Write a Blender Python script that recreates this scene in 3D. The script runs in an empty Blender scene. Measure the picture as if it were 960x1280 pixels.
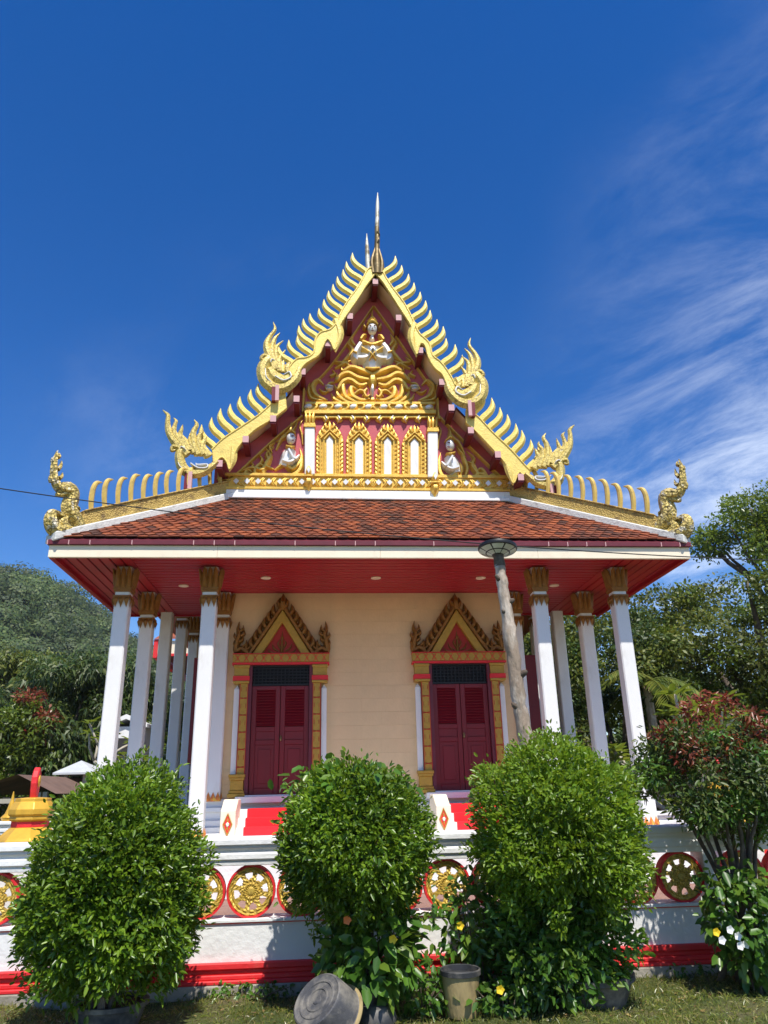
import bpy, bmesh, math, random
import numpy as np
from mathutils import Vector, Matrix
random.seed(7); rng = np.random.default_rng(7)
R_ = math.radians
scene = bpy.context.scene
col = scene.collection

# ------------------------------------------------------------------ camera
YAW, PITCH, ROLL, FPX = R_(4.922), R_(20.599), R_(-1.314), 925.0
EYE = np.array([0.0, 0.0, 1.6])
fw = np.array([math.sin(YAW)*math.cos(PITCH), math.cos(YAW)*math.cos(PITCH), math.sin(PITCH)])
r0 = np.array([math.cos(YAW), -math.sin(YAW), 0.0]); u0 = np.cross(r0, fw)
RT = math.cos(ROLL)*r0 + math.sin(ROLL)*u0
UP = -math.sin(ROLL)*r0 + math.cos(ROLL)*u0
cd = bpy.data.cameras.new('camera'); cam = bpy.data.objects.new('camera', cd); col.objects.link(cam)
cam.matrix_world = Matrix(((RT[0], UP[0], -fw[0], EYE[0]), (RT[1], UP[1], -fw[1], EYE[1]), (RT[2], UP[2], -fw[2], EYE[2]), (0, 0, 0, 1)))
cd.sensor_fit = 'VERTICAL'; cd.sensor_height = 36.0; cd.lens = FPX/1280*36; cd.clip_end = 3000; cd.clip_start = 0.05
scene.camera = cam

# ------------------------------------------------------------------ light
SUN_EL, SUN_AZ = R_(60.0), R_(11.0)            # azimuth measured from straight behind the camera towards the right
sdir = Vector((math.sin(SUN_AZ)*math.cos(SUN_EL), -math.cos(SUN_AZ)*math.cos(SUN_EL), math.sin(SUN_EL)))
sl = bpy.data.lights.new('sun', 'SUN'); sl.energy = 4.3; sl.angle = R_(0.55); sl.color = (1.0, 0.95, 0.86)
so = bpy.data.objects.new('sun', sl); col.objects.link(so); so.rotation_euler = sdir.to_track_quat('Z', 'Y').to_euler(); so.location = (5, -10, 30)
scene.view_settings.view_transform = 'Standard'; scene.view_settings.look = 'None'
scene.view_settings.exposure = 0.50; scene.view_settings.gamma = 1.0; scene.view_settings.use_curve_mapping = False

world = bpy.data.worlds.new('World'); scene.world = world; world.use_nodes = True
nt = world.node_tree; nt.nodes.clear()
def wn(t, **k):
    n = nt.nodes.new(t)
    for a, b in k.items(): setattr(n, a, b)
    return n
sky = wn('ShaderNodeTexSky', sky_type='NISHITA', sun_disc=False, sun_elevation=SUN_EL, sun_rotation=math.pi-SUN_AZ, altitude=300, air_density=1.0, dust_density=0.25, ozone_density=2.6)
hs = wn('ShaderNodeHueSaturation'); hs.inputs['Saturation'].default_value = 1.42; hs.inputs['Value'].default_value = 1.0; hs.inputs['Hue'].default_value = 0.513
nt.links.new(sky.outputs[0], hs.inputs['Color'])
tc = wn('ShaderNodeTexCoord'); sep = wn('ShaderNodeSeparateXYZ'); nt.links.new(tc.outputs['Generated'], sep.inputs[0])
def wm(op, a, b=None, clamp=False):
    n = wn('ShaderNodeMath', operation=op, use_clamp=clamp)
    for i, v in enumerate((a, b)):
        if v is None: continue
        if isinstance(v, (int, float)): n.inputs[i].default_value = v
        else: nt.links.new(v, n.inputs[i])
    return n.outputs[0]
dz = wm('ADD', wm('MAXIMUM', sep.outputs[2], 0.0), 0.18)
px_, py_ = wm('DIVIDE', sep.outputs[0], dz), wm('DIVIDE', sep.outputs[1], dz)
cmb = wn('ShaderNodeCombineXYZ'); nt.links.new(px_, cmb.inputs[0]); nt.links.new(py_, cmb.inputs[1])
mp0 = wn('ShaderNodeMapping'); mp0.inputs['Rotation'].default_value = (0, 0, R_(50)); nt.links.new(cmb.outputs[0], mp0.inputs[0])
mp1 = wn('ShaderNodeMapping'); mp1.inputs['Scale'].default_value = (1.5, 2.6, 1); mp1.inputs['Location'].default_value = (3.1, 0.7, 0)
nt.links.new(mp0.outputs[0], mp1.inputs[0])
n1 = wn('ShaderNodeTexNoise'); n1.inputs['Scale'].default_value = 1.5; n1.inputs['Detail'].default_value = 13; n1.inputs['Roughness'].default_value = 0.68; n1.inputs['Distortion'].default_value = 0.45
nt.links.new(mp1.outputs[0], n1.inputs['Vector'])
mp2 = wn('ShaderNodeMapping'); mp2.inputs['Location'].default_value = (0.55, 0.0, 0); nt.links.new(cmb.outputs[0], mp2.inputs[0])
n2 = wn('ShaderNodeTexNoise'); n2.inputs['Scale'].default_value = 0.55; n2.inputs['Detail'].default_value = 2
nt.links.new(mp2.outputs[0], n2.inputs['Vector'])
cl1 = wn('ShaderNodeMapRange', interpolation_type='SMOOTHSTEP'); cl1.inputs[1].default_value = 0.38; cl1.inputs[2].default_value = 0.74; nt.links.new(n1.outputs[0], cl1.inputs[0])
cl2 = wn('ShaderNodeMapRange', interpolation_type='SMOOTHSTEP'); cl2.inputs[1].default_value = 0.46; cl2.inputs[2].default_value = 0.66; nt.links.new(n2.outputs[0], cl2.inputs[0])
# the cirrus bank lies on the right (east) and thins out to the left
bank = wn('ShaderNodeMapRange', interpolation_type='SMOOTHSTEP'); bank.inputs[1].default_value = 0.25; bank.inputs[2].default_value = 1.05; nt.links.new(wm('ADD', px_, wm('MULTIPLY', wm('SUBTRACT', n2.outputs[0], 0.5), 0.9)), bank.inputs[0])
thin = wm('ADD', wm('MULTIPLY', bank.outputs[0], 0.48), wm('MULTIPLY', cl2.outputs[0], 0.15))
cf = wm('MULTIPLY', cl1.outputs[0], thin, True)
mx = wn('ShaderNodeMix', data_type='RGBA'); nt.links.new(cf, mx.inputs[0]); nt.links.new(hs.outputs[0], mx.inputs[6]); mx.inputs[7].default_value = (8.2, 8.8, 9.6, 1)
bg = wn('ShaderNodeBackground'); bg.inputs[1].default_value = 0.114; nt.links.new(mx.outputs[2], bg.inputs[0])
wo = wn('ShaderNodeOutputWorld'); nt.links.new(bg.outputs[0], wo.inputs[0])

# ------------------------------------------------------------------ helpers
def ray(x, y): return ((x-480)/FPX)*RT - ((y-640)/FPX)*UP + fw
def atY(x, y, Y): v = ray(x, y); return EYE + v*(Y/v[1])
def atZ(x, y, Z): v = ray(x, y); return EYE + v*((Z-EYE[2])/v[2])

def lin(c):
    return tuple(((v/255/12.92) if v/255 <= 0.04045 else ((v/255+0.055)/1.055)**2.4) for v in c)
MATS = {}
def mat(name, c, rough=0.6, metal=0.0, var=0.0, vscale=3.0, c2=None, c2amt=0.0, c2scale=4.0, c2lo=0.5, c2hi=0.65, bump=0.0, bscale=40.0, btype='NOISE', island=None, coat=0.0, spec=0.4, stretch=None):
    """Principled paint/stone: base colour, value variation, patches of a second colour, fine relief."""
    m = bpy.data.materials.new(name); m.use_nodes = True; t = m.node_tree; b = t.nodes['Principled BSDF']
    b.inputs['Roughness'].default_value = rough; b.inputs['Metallic'].default_value = metal
    b.inputs['Specular IOR Level'].default_value = spec; b.inputs['Coat Weight'].default_value = coat
    tcn = t.nodes.new('ShaderNodeTexCoord'); vec = tcn.outputs['Object']
    if stretch:
        mp = t.nodes.new('ShaderNodeMapping'); mp.inputs['Scale'].default_value = stretch; t.links.new(vec, mp.inputs[0]); vec = mp.outputs[0]
    rgb = t.nodes.new('ShaderNodeRGB'); rgb.outputs[0].default_value = (*c, 1); cur = rgb.outputs[0]
    if island:
        g = t.nodes.new('ShaderNodeNewGeometry'); rp = t.nodes.new('ShaderNodeValToRGB'); rp.color_ramp.interpolation = 'LINEAR'
        els = rp.color_ramp.elements
        while len(els) < len(island): els.new(0.5)
        for i, cc in enumerate(island): els[i].position = i/max(1, len(island)-1); els[i].color = (*cc, 1)
        t.links.new(g.outputs['Random Per Island'], rp.inputs[0]); cur = rp.outputs[0]
    if c2 is not None:
        n = t.nodes.new('ShaderNodeTexNoise'); n.inputs['Scale'].default_value = c2scale; n.inputs['Detail'].default_value = 7; n.inputs['Roughness'].default_value = 0.65; t.links.new(vec, n.inputs['Vector'])
        mr = t.nodes.new('ShaderNodeMapRange'); mr.inputs[1].default_value = c2lo; mr.inputs[2].default_value = c2hi; mr.inputs[4].default_value = c2amt; t.links.new(n.outputs[0], mr.inputs[0])
        mxn = t.nodes.new('ShaderNodeMix'); mxn.data_type = 'RGBA'; t.links.new(mr.outputs[0], mxn.inputs[0]); t.links.new(cur, mxn.inputs[6]); mxn.inputs[7].default_value = (*c2, 1); cur = mxn.outputs[2]
    if var > 0:
        n = t.nodes.new('ShaderNodeTexNoise'); n.inputs['Scale'].default_value = vscale; n.inputs['Detail'].default_value = 6; t.links.new(vec, n.inputs['Vector'])
        mr = t.nodes.new('ShaderNodeMapRange'); mr.inputs[1].default_value = 0.25; mr.inputs[2].default_value = 0.75; mr.inputs[3].default_value = 1-var; mr.inputs[4].default_value = 1+var; t.links.new(n.outputs[0], mr.inputs[0])
        h = t.nodes.new('ShaderNodeHueSaturation'); t.links.new(mr.outputs[0], h.inputs['Value']); t.links.new(cur, h.inputs['Color']); cur = h.outputs[0]
    t.links.new(cur, b.inputs['Base Color'])
    if bump > 0:
        if btype == 'VORONOI':
            n = t.nodes.new('ShaderNodeTexVoronoi'); n.inputs['Scale'].default_value = bscale; o = n.outputs['Distance']
        elif btype == 'WAVE':
            n = t.nodes.new('ShaderNodeTexWave'); n.inputs['Scale'].default_value = bscale; n.inputs['Distortion'].default_value = 3; o = n.outputs[0]
        else:
            n = t.nodes.new('ShaderNodeTexNoise'); n.inputs['Scale'].default_value = bscale; n.inputs['Detail'].default_value = 5; o = n.outputs[0]
        t.links.new(vec, n.inputs['Vector'])
        bp = t.nodes.new('ShaderNodeBump'); bp.inputs['Strength'].default_value = bump; bp.inputs['Distance'].default_value = 0.03; t.links.new(o, bp.inputs['Height']); t.links.new(bp.outputs[0], b.inputs['Normal'])
    MATS[name] = m; return m

def leafmat(name, cols, trans=0.35, gloss=0.08, rough=0.35, posvar=0.25, pscale=1.2):
    m = bpy.data.materials.new(name); m.use_nodes = True; t = m.node_tree; t.nodes.clear()
    g = t.nodes.new('ShaderNodeNewGeometry'); rp = t.nodes.new('ShaderNodeValToRGB'); els = rp.color_ramp.elements
    while len(els) < len(cols): els.new(0.5)
    for i, cc in enumerate(cols): els[i].position = i/max(1, len(cols)-1); els[i].color = (*cc, 1)
    t.links.new(g.outputs['Random Per Island'], rp.inputs[0])
    tcn = t.nodes.new('ShaderNodeTexCoord'); n = t.nodes.new('ShaderNodeTexNoise'); n.inputs['Scale'].default_value = pscale; t.links.new(tcn.outputs['Object'], n.inputs['Vector'])
    mr = t.nodes.new('ShaderNodeMapRange'); mr.inputs[1].default_value = 0.3; mr.inputs[2].default_value = 0.7; mr.inputs[3].default_value = 1-posvar; mr.inputs[4].default_value = 1+posvar; t.links.new(n.outputs[0], mr.inputs[0])
    h = t.nodes.new('ShaderNodeHueSaturation'); t.links.new(mr.outputs[0], h.inputs['Value']); t.links.new(rp.outputs[0], h.inputs['Color'])
    p = t.nodes.new('ShaderNodeBsdfPrincipled'); p.inputs['Roughness'].default_value = rough; p.inputs['Specular IOR Level'].default_value = 0.5; t.links.new(h.outputs[0], p.inputs['Base Color'])
    tr = t.nodes.new('ShaderNodeBsdfTranslucent'); h2 = t.nodes.new('ShaderNodeHueSaturation'); h2.inputs['Hue'].default_value = 0.475; h2.inputs['Value'].default_value = 1.5; t.links.new(h.outputs[0], h2.inputs['Color']); t.links.new(h2.outputs[0], tr.inputs[0])
    ms = t.nodes.new('ShaderNodeMixShader'); ms.inputs[0].default_value = trans; t.links.new(p.outputs[0], ms.inputs[1]); t.links.new(tr.outputs[0], ms.inputs[2])
    o = t.nodes.new('ShaderNodeOutputMaterial'); t.links.new(ms.outputs[0], o.inputs[0])
    MATS[name] = m; return m

def tag(o, label=None, cat=None, group=None, kind=None):
    if label: o['label'] = label
    if cat: o['category'] = cat
    if group: o['group'] = group
    if kind: o['kind'] = kind
    return o
def adopt(o, parent):
    if parent is not None:
        o.parent = parent
        if parent.type == 'EMPTY': o.matrix_parent_inverse = Matrix.Translation(-Vector(parent.location))
def thing(name, loc, label, cat, group=None):
    o = bpy.data.objects.new(name, None); o.location = loc; o.empty_display_size = 0.1; col.objects.link(o)
    return tag(o, label, cat, group)
def link_mesh(name, me, m, parent=None):
    if m is not None: me.materials.append(MATS[m])
    o = bpy.data.objects.new(name, me); col.objects.link(o); adopt(o, parent); return o
def copy_tree(src, delta=(0, 0, 0), rotz=None, scale=None):
    kids = {}
    def rec(o, parent):
        c = o.copy(); col.objects.link(c)
        if parent is not None: c.parent = parent
        for ch in CH.get(o, [k for k in o.children]): rec(ch, c)
        return c
    r = rec(src, None); r.location = Vector(src.location)+Vector(delta)
    if rotz is not None: r.rotation_euler = (0, 0, rotz)
    if scale is not None: r.scale = (scale,)*3
    return r
CH = {}

class MB:
    def __init__(s): s.v = []; s.f = []; s.smooth = False
    def add(s, vs, fs):
        k = len(s.v); s.v.extend([tuple(map(float, p)) for p in vs]); s.f.extend([tuple(i+k for i in f) for f in fs])
    def box(s, x0, x1, y0, y1, z0, z1):
        s.add([(x0,y0,z0),(x1,y0,z0),(x1,y1,z0),(x0,y1,z0),(x0,y0,z1),(x1,y0,z1),(x1,y1,z1),(x0,y1,z1)],
              [(0,3,2,1),(4,5,6,7),(0,1,5,4),(1,2,6,5),(2,3,7,6),(3,0,4,7)])
    def prism(s, pts, a, b):
        """pts: list of 3D points (numpy) outlining one face, CCW seen from outside; swept by vectors a (front) to b (back)."""
        n = len(pts); A = np.array(a); B = np.array(b)
        vs = [np.array(p)+A for p in pts]+[np.array(p)+B for p in pts]
        s.add(vs, [tuple(range(n)), tuple(range(2*n-1, n-1, -1))]+[(i, i+n, (i+1) % n+n, (i+1) % n) for i in range(n)])
    def lathe(s, prof, seg=24, c=(0,0,0), M=None, closed=False):
        vs = []; fs = []
        for (r, z) in prof:
            for k in range(seg):
                a = 2*math.pi*k/seg; p = Vector((r*math.cos(a), r*math.sin(a), z))
                if M is not None: p = M @ p
                vs.append((p[0]+c[0], p[1]+c[1], p[2]+c[2]))
        for i in range(len(prof)-1):
            for k in range(seg):
                fs.append((i*seg+k, i*seg+(k+1) % seg, (i+1)*seg+(k+1) % seg, (i+1)*seg+k))
        fs.append(tuple(range(seg-1, -1, -1))); n = len(prof)-1; fs.append(tuple(n*seg+k for k in range(seg)))
        s.add(vs, fs)
    def tube(s, path, rad, seg=7):
        P = [np.array(p, float) for p in path]; n = len(P)
        if not hasattr(rad, '__len__'): rad = [rad]*n
        vs = []; fs = []
        ref = np.array([0.3, 0.9, 0.2])
        for i in range(n):
            t = P[min(i+1, n-1)]-P[max(i-1, 0)]; t = t/(np.linalg.norm(t)+1e-9)
            a = np.cross(t, ref)
            if np.linalg.norm(a) < 0.1: a = np.cross(t, np.array([1., 0, 0]))
            a /= np.linalg.norm(a); b = np.cross(t, a)
            for k in range(seg):
                th = 2*math.pi*k/seg; vs.append(P[i]+rad[i]*(math.cos(th)*a+math.sin(th)*b))
        for i in range(n-1):
            for k in range(seg): fs.append((i*seg+k, i*seg+(k+1) % seg, (i+1)*seg+(k+1) % seg, (i+1)*seg+k))
        fs.append(tuple(range(seg-1, -1, -1))); fs.append(tuple((n-1)*seg+k for k in range(seg)))
        s.add(vs, fs)
    def ellip(s, c, ax, seg=12, rings=8):
        vs = []; fs = []
        c = np.array(c); ax = [np.array(a) for a in ax]
        for i in range(1, rings):
            ph = math.pi*i/rings
            for k in range(seg):
                th = 2*math.pi*k/seg
                vs.append(c+ax[0]*math.sin(ph)*math.cos(th)+ax[1]*math.sin(ph)*math.sin(th)+ax[2]*math.cos(ph))
        m = len(vs); vs += [c+ax[2], c-ax[2]]
        for i in range(rings-2):
            for k in range(seg): fs.append((i*seg+k, (i+1)*seg+k, (i+1)*seg+(k+1) % seg, i*seg+(k+1) % seg))
        for k in range(seg):
            fs.append((m, k, (k+1) % seg)); fs.append((m+1, (rings-2)*seg+(k+1) % seg, (rings-2)*seg+k))
        s.add(vs, fs)
    def mesh(s, name, smooth=None, bevel=0.0):
        me = bpy.data.meshes.new(name); me.from_pydata(s.v, [], s.f)
        bm = bmesh.new(); bm.from_mesh(me); bmesh.ops.recalc_face_normals(bm, faces=bm.faces)
        if bevel > 0:
            es = [e for e in bm.edges if len(e.link_faces) == 2 and e.calc_face_angle(0) > 0.6]
            bmesh.ops.bevel(bm, geom=es, offset=bevel, segments=1, affect='EDGES', clamp_overlap=True)
        bm.to_mesh(me); bm.free()
        if smooth or (smooth is None and s.smooth): me.shade_smooth()
        return me
    def build(s, name, m, parent=None, smooth=None, bevel=0.0):
        me = s.mesh(name, smooth, bevel)
        if smooth == 'auto':
            me.shade_smooth(); me.set_sharp_from_angle(angle=R_(38))
        return link_mesh(name, me, m, parent)

def catmull(pts, n=4):
    P = [np.array(p, float) for p in pts]
    if len(P) < 3:
        return [P[0]+(P[1]-P[0])*t for t in np.linspace(0, 1, n+1)]
    Q = [2*P[0]-P[1]]+P+[2*P[-1]-P[-2]]; out = []
    for i in range(1, len(Q)-2):
        for k in range(n):
            t = k/n; a, b, c, d = Q[i-1], Q[i], Q[i+1], Q[i+2]
            out.append(0.5*((2*b)+(-a+c)*t+(2*a-5*b+4*c-d)*t*t+(-a+3*b-3*c+d)*t**3))
    out.append(P[-1]); return out

class Frame:
    """A vertical plane in the place: O point, U horizontal direction, N outward normal. px() lays traced photo points on it."""
    def __init__(s, O, U, N): s.O, s.U, s.N = map(lambda a: np.array(a, float), (O, U, N)); s.V = np.array([0, 0, 1.0])
    def px(s, x, y):
        v = ray(x, y); t = ((s.O-EYE)@s.N)/(v@s.N); p = EYE+v*t-s.O
        return np.array([p@s.U, p[2]])
    def to3(s, uv, d=0.0): return s.O+s.U*uv[0]+s.V*uv[1]+s.N*d
    def scale(s, x, y): return np.linalg.norm(s.px(x+1, y)-s.px(x, y))

def stroke(mb, fr, uv, w, depth, d0=0.0, free=False, n=4, flat=False):
    """A carved, tapering flame: uv control points, half widths, ridge height; free = ridged on both faces."""
    C = catmull([np.append(p, ww) for p, ww in zip(uv, w)], n)
    m = len(C); vs = []; fs = []; wmax = max(w)
    for i, c in enumerate(C):
        t = C[min(i+1, m-1)][:2]-C[max(i-1, 0)][:2]; t = t/(np.linalg.norm(t)+1e-9); nn = np.array([-t[1], t[0]])
        ww = max(c[2], 0.0015); p = c[:2]; h = depth*(0.25+0.75*min(1, ww/wmax))
        vs += [fr.to3(p+nn*ww, d0), fr.to3(p+nn*ww*0.35, d0+h), fr.to3(p-nn*ww*0.35, d0+h), fr.to3(p-nn*ww, d0)]
        if free: vs += [fr.to3(p-nn*ww*0.35, d0-h), fr.to3(p+nn*ww*0.35, d0-h)]
    k = 6 if free else 4
    for i in range(m-1):
        a, b = i*k, (i+1)*k
        for j in range(k if free else k-1): fs.append((a+j, a+(j+1) % k, b+(j+1) % k, b+j))
    fs.append(tuple(range(k))); fs.append(tuple((m-1)*k+j for j in range(k-1, -1, -1)))
    mb.add(vs, fs)

def spx(mb, fr, pts, w, depth, d0=0.0, free=False, org=(0, 0), sc=1.0, n=4):
    """stroke traced from a zoomed crop: crop origin org, crop scale sc, half widths in crop pixels"""
    P = [(org[0]+x/sc, org[1]+y/sc) for x, y in pts]
    s = np.mean([fr.scale(*p) for p in P])/sc
    stroke(mb, fr, [fr.px(*p) for p in P], [ww*s for ww in w], depth, d0, free, n)

def ppoly(mb, fr, pts, d0, d1, org=(0, 0), sc=1.0):
    P = [fr.to3(fr.px(org[0]+x/sc, org[1]+y/sc)) for x, y in pts]
    mb.prism(P, fr.N*d1, fr.N*d0)

# -------- foliage in numpy
def unit(a): return a/(np.linalg.norm(a, axis=1, keepdims=True)+1e-9)
def leaf_mesh(name, C, D, N, L, W, m, parent=None, full=True, fold=0.25, droop=0.0):
    """C leaf bases, D leaf directions, N leaf normals (arrays); L, W lengths/widths."""
    n = len(C); D = unit(D); S = unit(np.cross(D, N)); N = np.cross(S, D)
    L = np.broadcast_to(np.asarray(L, float), (n,))[:, None]; W = np.broadcast_to(np.asarray(W, float), (n,))[:, None]
    dz = np.array([0, 0, -1.0])
    if full:
        def P(l, s, h): return C+D*L*l+S*W*s+N*W*h+dz*L*(droop*l*l)
        V = np.stack([P(0, 0, 0), P(.28, .42, fold), P(.68, .36, fold), P(1, 0, 0), P(.68, -.36, fold), P(.28, -.42, fold)], 1)
        q = np.array([[0, 1, 2, 3], [0, 3, 4, 5]])
        F = (np.arange(n)[:, None, None]*6+q[None]).reshape(-1, 4); V = V.reshape(-1, 3)
    else:
        V = np.stack([C, C+D*L*.5+S*W*.5+N*W*fold*.5, C+D*L+dz*L*droop, C+D*L*.5-S*W*.5+N*W*fold*.5], 1).reshape(-1, 3)
        F = (np.arange(n)[:, None]*4+np.arange(4)[None])
    me = bpy.data.meshes.new(name); me.vertices.add(len(V)); me.vertices.foreach_set('co', V.astype(np.float32).ravel())
    me.loops.add(F.size); me.loops.foreach_set('vertex_index', F.astype(np.int32).ravel())
    me.polygons.add(len(F)); me.polygons.foreach_set('loop_start', np.arange(0, F.size, 4, dtype=np.int32))
    me.update(calc_edges=True)
    return link_mesh(name, me, m, parent)
def rdir(n, up=0.0):
    v = rng.normal(size=(n, 3)); v = unit(v); v[:, 2] += up; return unit(v)

# ------------------------------------------------------------------ materials
mat('gold_bright', (0.82, 0.63, 0.17), 0.45, 0.10, var=0.08, vscale=9, c2=(0.42, 0.27, 0.07), c2amt=0.6, c2scale=7, c2lo=0.55, c2hi=0.78, bump=0.16, bscale=38, btype='VORONOI')
mat('gold_relief', (0.78, 0.50, 0.09), 0.40, 0.30, var=0.15, vscale=8, c2=(0.42, 0.22, 0.05), c2amt=0.5, c2scale=10, c2lo=0.52, c2hi=0.72, bump=0.2, bscale=70)
mat('gold_old', (0.52, 0.36, 0.10), 0.6, 0.12, var=0.2, vscale=6, c2=(0.13, 0.075, 0.035), c2amt=0.85, c2scale=7, c2lo=0.5, c2hi=0.66, bump=0.6, bscale=45, btype='VORONOI')
mat('gold_naga', (0.70, 0.54, 0.16), 0.45, 0.2, var=0.2, vscale=12, c2=(0.78, 0.76, 0.70), c2amt=0.5, c2scale=16, c2lo=0.6, c2hi=0.7, bump=0.14, bscale=34, btype='VORONOI')
mat('gold_door', (0.29, 0.13, 0.022), 0.5, 0.2, var=0.2, vscale=14, bump=0.3, bscale=80, c2=(0.22, 0.06, 0.02), c2amt=0.5, c2scale=22, c2lo=0.5, c2hi=0.7)
mat('gold_flat', (0.47, 0.28, 0.04), 0.45, 0.2, var=0.1, vscale=20, bump=0.2, bscale=90, c2=(0.35, 0.2, 0.03), c2amt=0.4, c2scale=18)
mat('bronze_dark', (0.16, 0.11, 0.04), 0.45, 0.4, var=0.3, vscale=14, c2=(0.42, 0.34, 0.18), c2amt=0.5, c2scale=7, c2lo=0.52, c2hi=0.66)
mat('spire_pale', (0.62, 0.60, 0.50), 0.45, 0.2, var=0.2, vscale=8, c2=(0.16, 0.11, 0.04), c2amt=0.9, c2scale=3.5, c2lo=0.46, c2hi=0.6)
mat('silver', (0.80, 0.79, 0.77), 0.35, 0.15, var=0.1)
mat('white_paint', (0.80, 0.79, 0.77), 0.55, var=0.05, vscale=2, c2=(0.46, 0.43, 0.37), c2amt=0.6, c2scale=3.0, c2lo=0.55, c2hi=0.8, bump=0.08, bscale=25, stretch=(1, 1, 0.35))
mat('white_wall', (0.80, 0.80, 0.79), 0.7, var=0.05, vscale=2, c2=(0.44, 0.44, 0.41), c2amt=0.32, c2scale=1.8, c2lo=0.52, c2hi=0.78, bump=0.25, bscale=18)
mat('white_old', (0.66, 0.65, 0.61), 0.75, var=0.08, vscale=5, c2=(0.20, 0.18, 0.15), c2amt=0.75, c2scale=5, c2lo=0.52, c2hi=0.72, bump=0.3, bscale=30)
mat('cream_fascia', (0.86, 0.75, 0.57), 0.55, var=0.05, vscale=3, c2=(0.5, 0.42, 0.3), c2amt=0.35, c2scale=5, c2lo=0.55, c2hi=0.8)
mat('cream_block', (0.77, 0.54, 0.30), 0.65, var=0.07, vscale=3, c2=(0.46, 0.31, 0.18), c2amt=0.4, c2scale=1.6, c2lo=0.54, c2hi=0.8, stretch=(1, 1, .6), bump=0.1, bscale=30)
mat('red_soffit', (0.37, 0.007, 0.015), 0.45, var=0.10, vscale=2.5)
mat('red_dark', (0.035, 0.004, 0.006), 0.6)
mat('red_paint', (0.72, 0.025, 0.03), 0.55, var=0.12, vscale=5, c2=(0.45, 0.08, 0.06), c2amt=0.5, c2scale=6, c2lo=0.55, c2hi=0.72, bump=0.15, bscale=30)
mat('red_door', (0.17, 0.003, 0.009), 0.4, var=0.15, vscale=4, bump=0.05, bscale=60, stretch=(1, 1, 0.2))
mat('carpet_red', (0.78, 0.02, 0.03), 0.85, var=0.08, vscale=20, bump=0.2, bscale=200)
mat('maroon', (0.14, 0.02, 0.032), 0.5, var=0.2, vscale=6)
mat('maroon_beam', (0.17, 0.015, 0.022), 0.45, var=0.15, vscale=6)
mat('pink_end', (0.62, 0.36, 0.36), 0.6)
mat('pink_ground', (0.52, 0.10, 0.12), 0.6, var=0.10, vscale=5, bump=0.1, bscale=30)
mat('soffit_cream', (0.78, 0.60, 0.42), 0.6, var=0.06)
mat('black_grille', (0.012, 0.011, 0.012), 0.5)
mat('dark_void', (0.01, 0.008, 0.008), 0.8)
mat('tile', (0.3, 0.08, 0.03), 0.7, island=[(0.05, 0.016, 0.010), (0.17, 0.040, 0.015), (0.25, 0.058, 0.019), (0.33, 0.085, 0.026), (0.20, 0.046, 0.017), (0.08, 0.025, 0.014)], c2=(0.045, 0.025, 0.018), c2amt=0.8, c2scale=1.6, c2lo=0.5, c2hi=0.72, bump=0.2, bscale=60)
mat('tile_floor', (0.26, 0.13, 0.09), 0.5, var=0.2, vscale=7)
mat('concrete', (0.34, 0.31, 0.26), 0.85, var=0.2, vscale=5, bump=0.4, bscale=25, c2=(0.16, 0.14, 0.10), c2amt=0.6, c2scale=4)
mat('dark_glass', (0.03, 0.03, 0.03), 0.3)

mat('naga_scale', (0.62, 0.47, 0.14), 0.5, 0.15, var=0.25, vscale=14, c2=(0.75, 0.73, 0.66), c2amt=0.7, c2scale=12, c2lo=0.54, c2hi=0.62, bump=0.6, bscale=26, btype='VORONOI')
XC = 0.76
YE, YC, YW, YP, YB = 9.55, 10.25, 11.7, 11.53, 11.07
ZF, ZS, ZT = 1.08, 4.60, 0.44        # porch floor, porch soffit, terrace floor

# ------------------------------------------------------------------ ground, terrace, hill
def grid(name, xs, ys, zf, m, kind='structure'):
    X, Y = np.meshgrid(xs, ys); Z = zf(X, Y); n, k = len(xs), len(ys)
    V = np.stack([X, Y, Z], -1).reshape(-1, 3)
    i = np.arange(n-1)[None, :]; j = np.arange(k-1)[:, None]; a = j*n+i
    F = np.stack([a, a+1, a+n+1, a+n], -1).reshape(-1, 4)
    me = bpy.data.meshes.new(name); me.from_pydata(V.tolist(), [], F.tolist()); me.shade_smooth()
    o = link_mesh(name, me, m); o['kind'] = kind; return o

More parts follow.
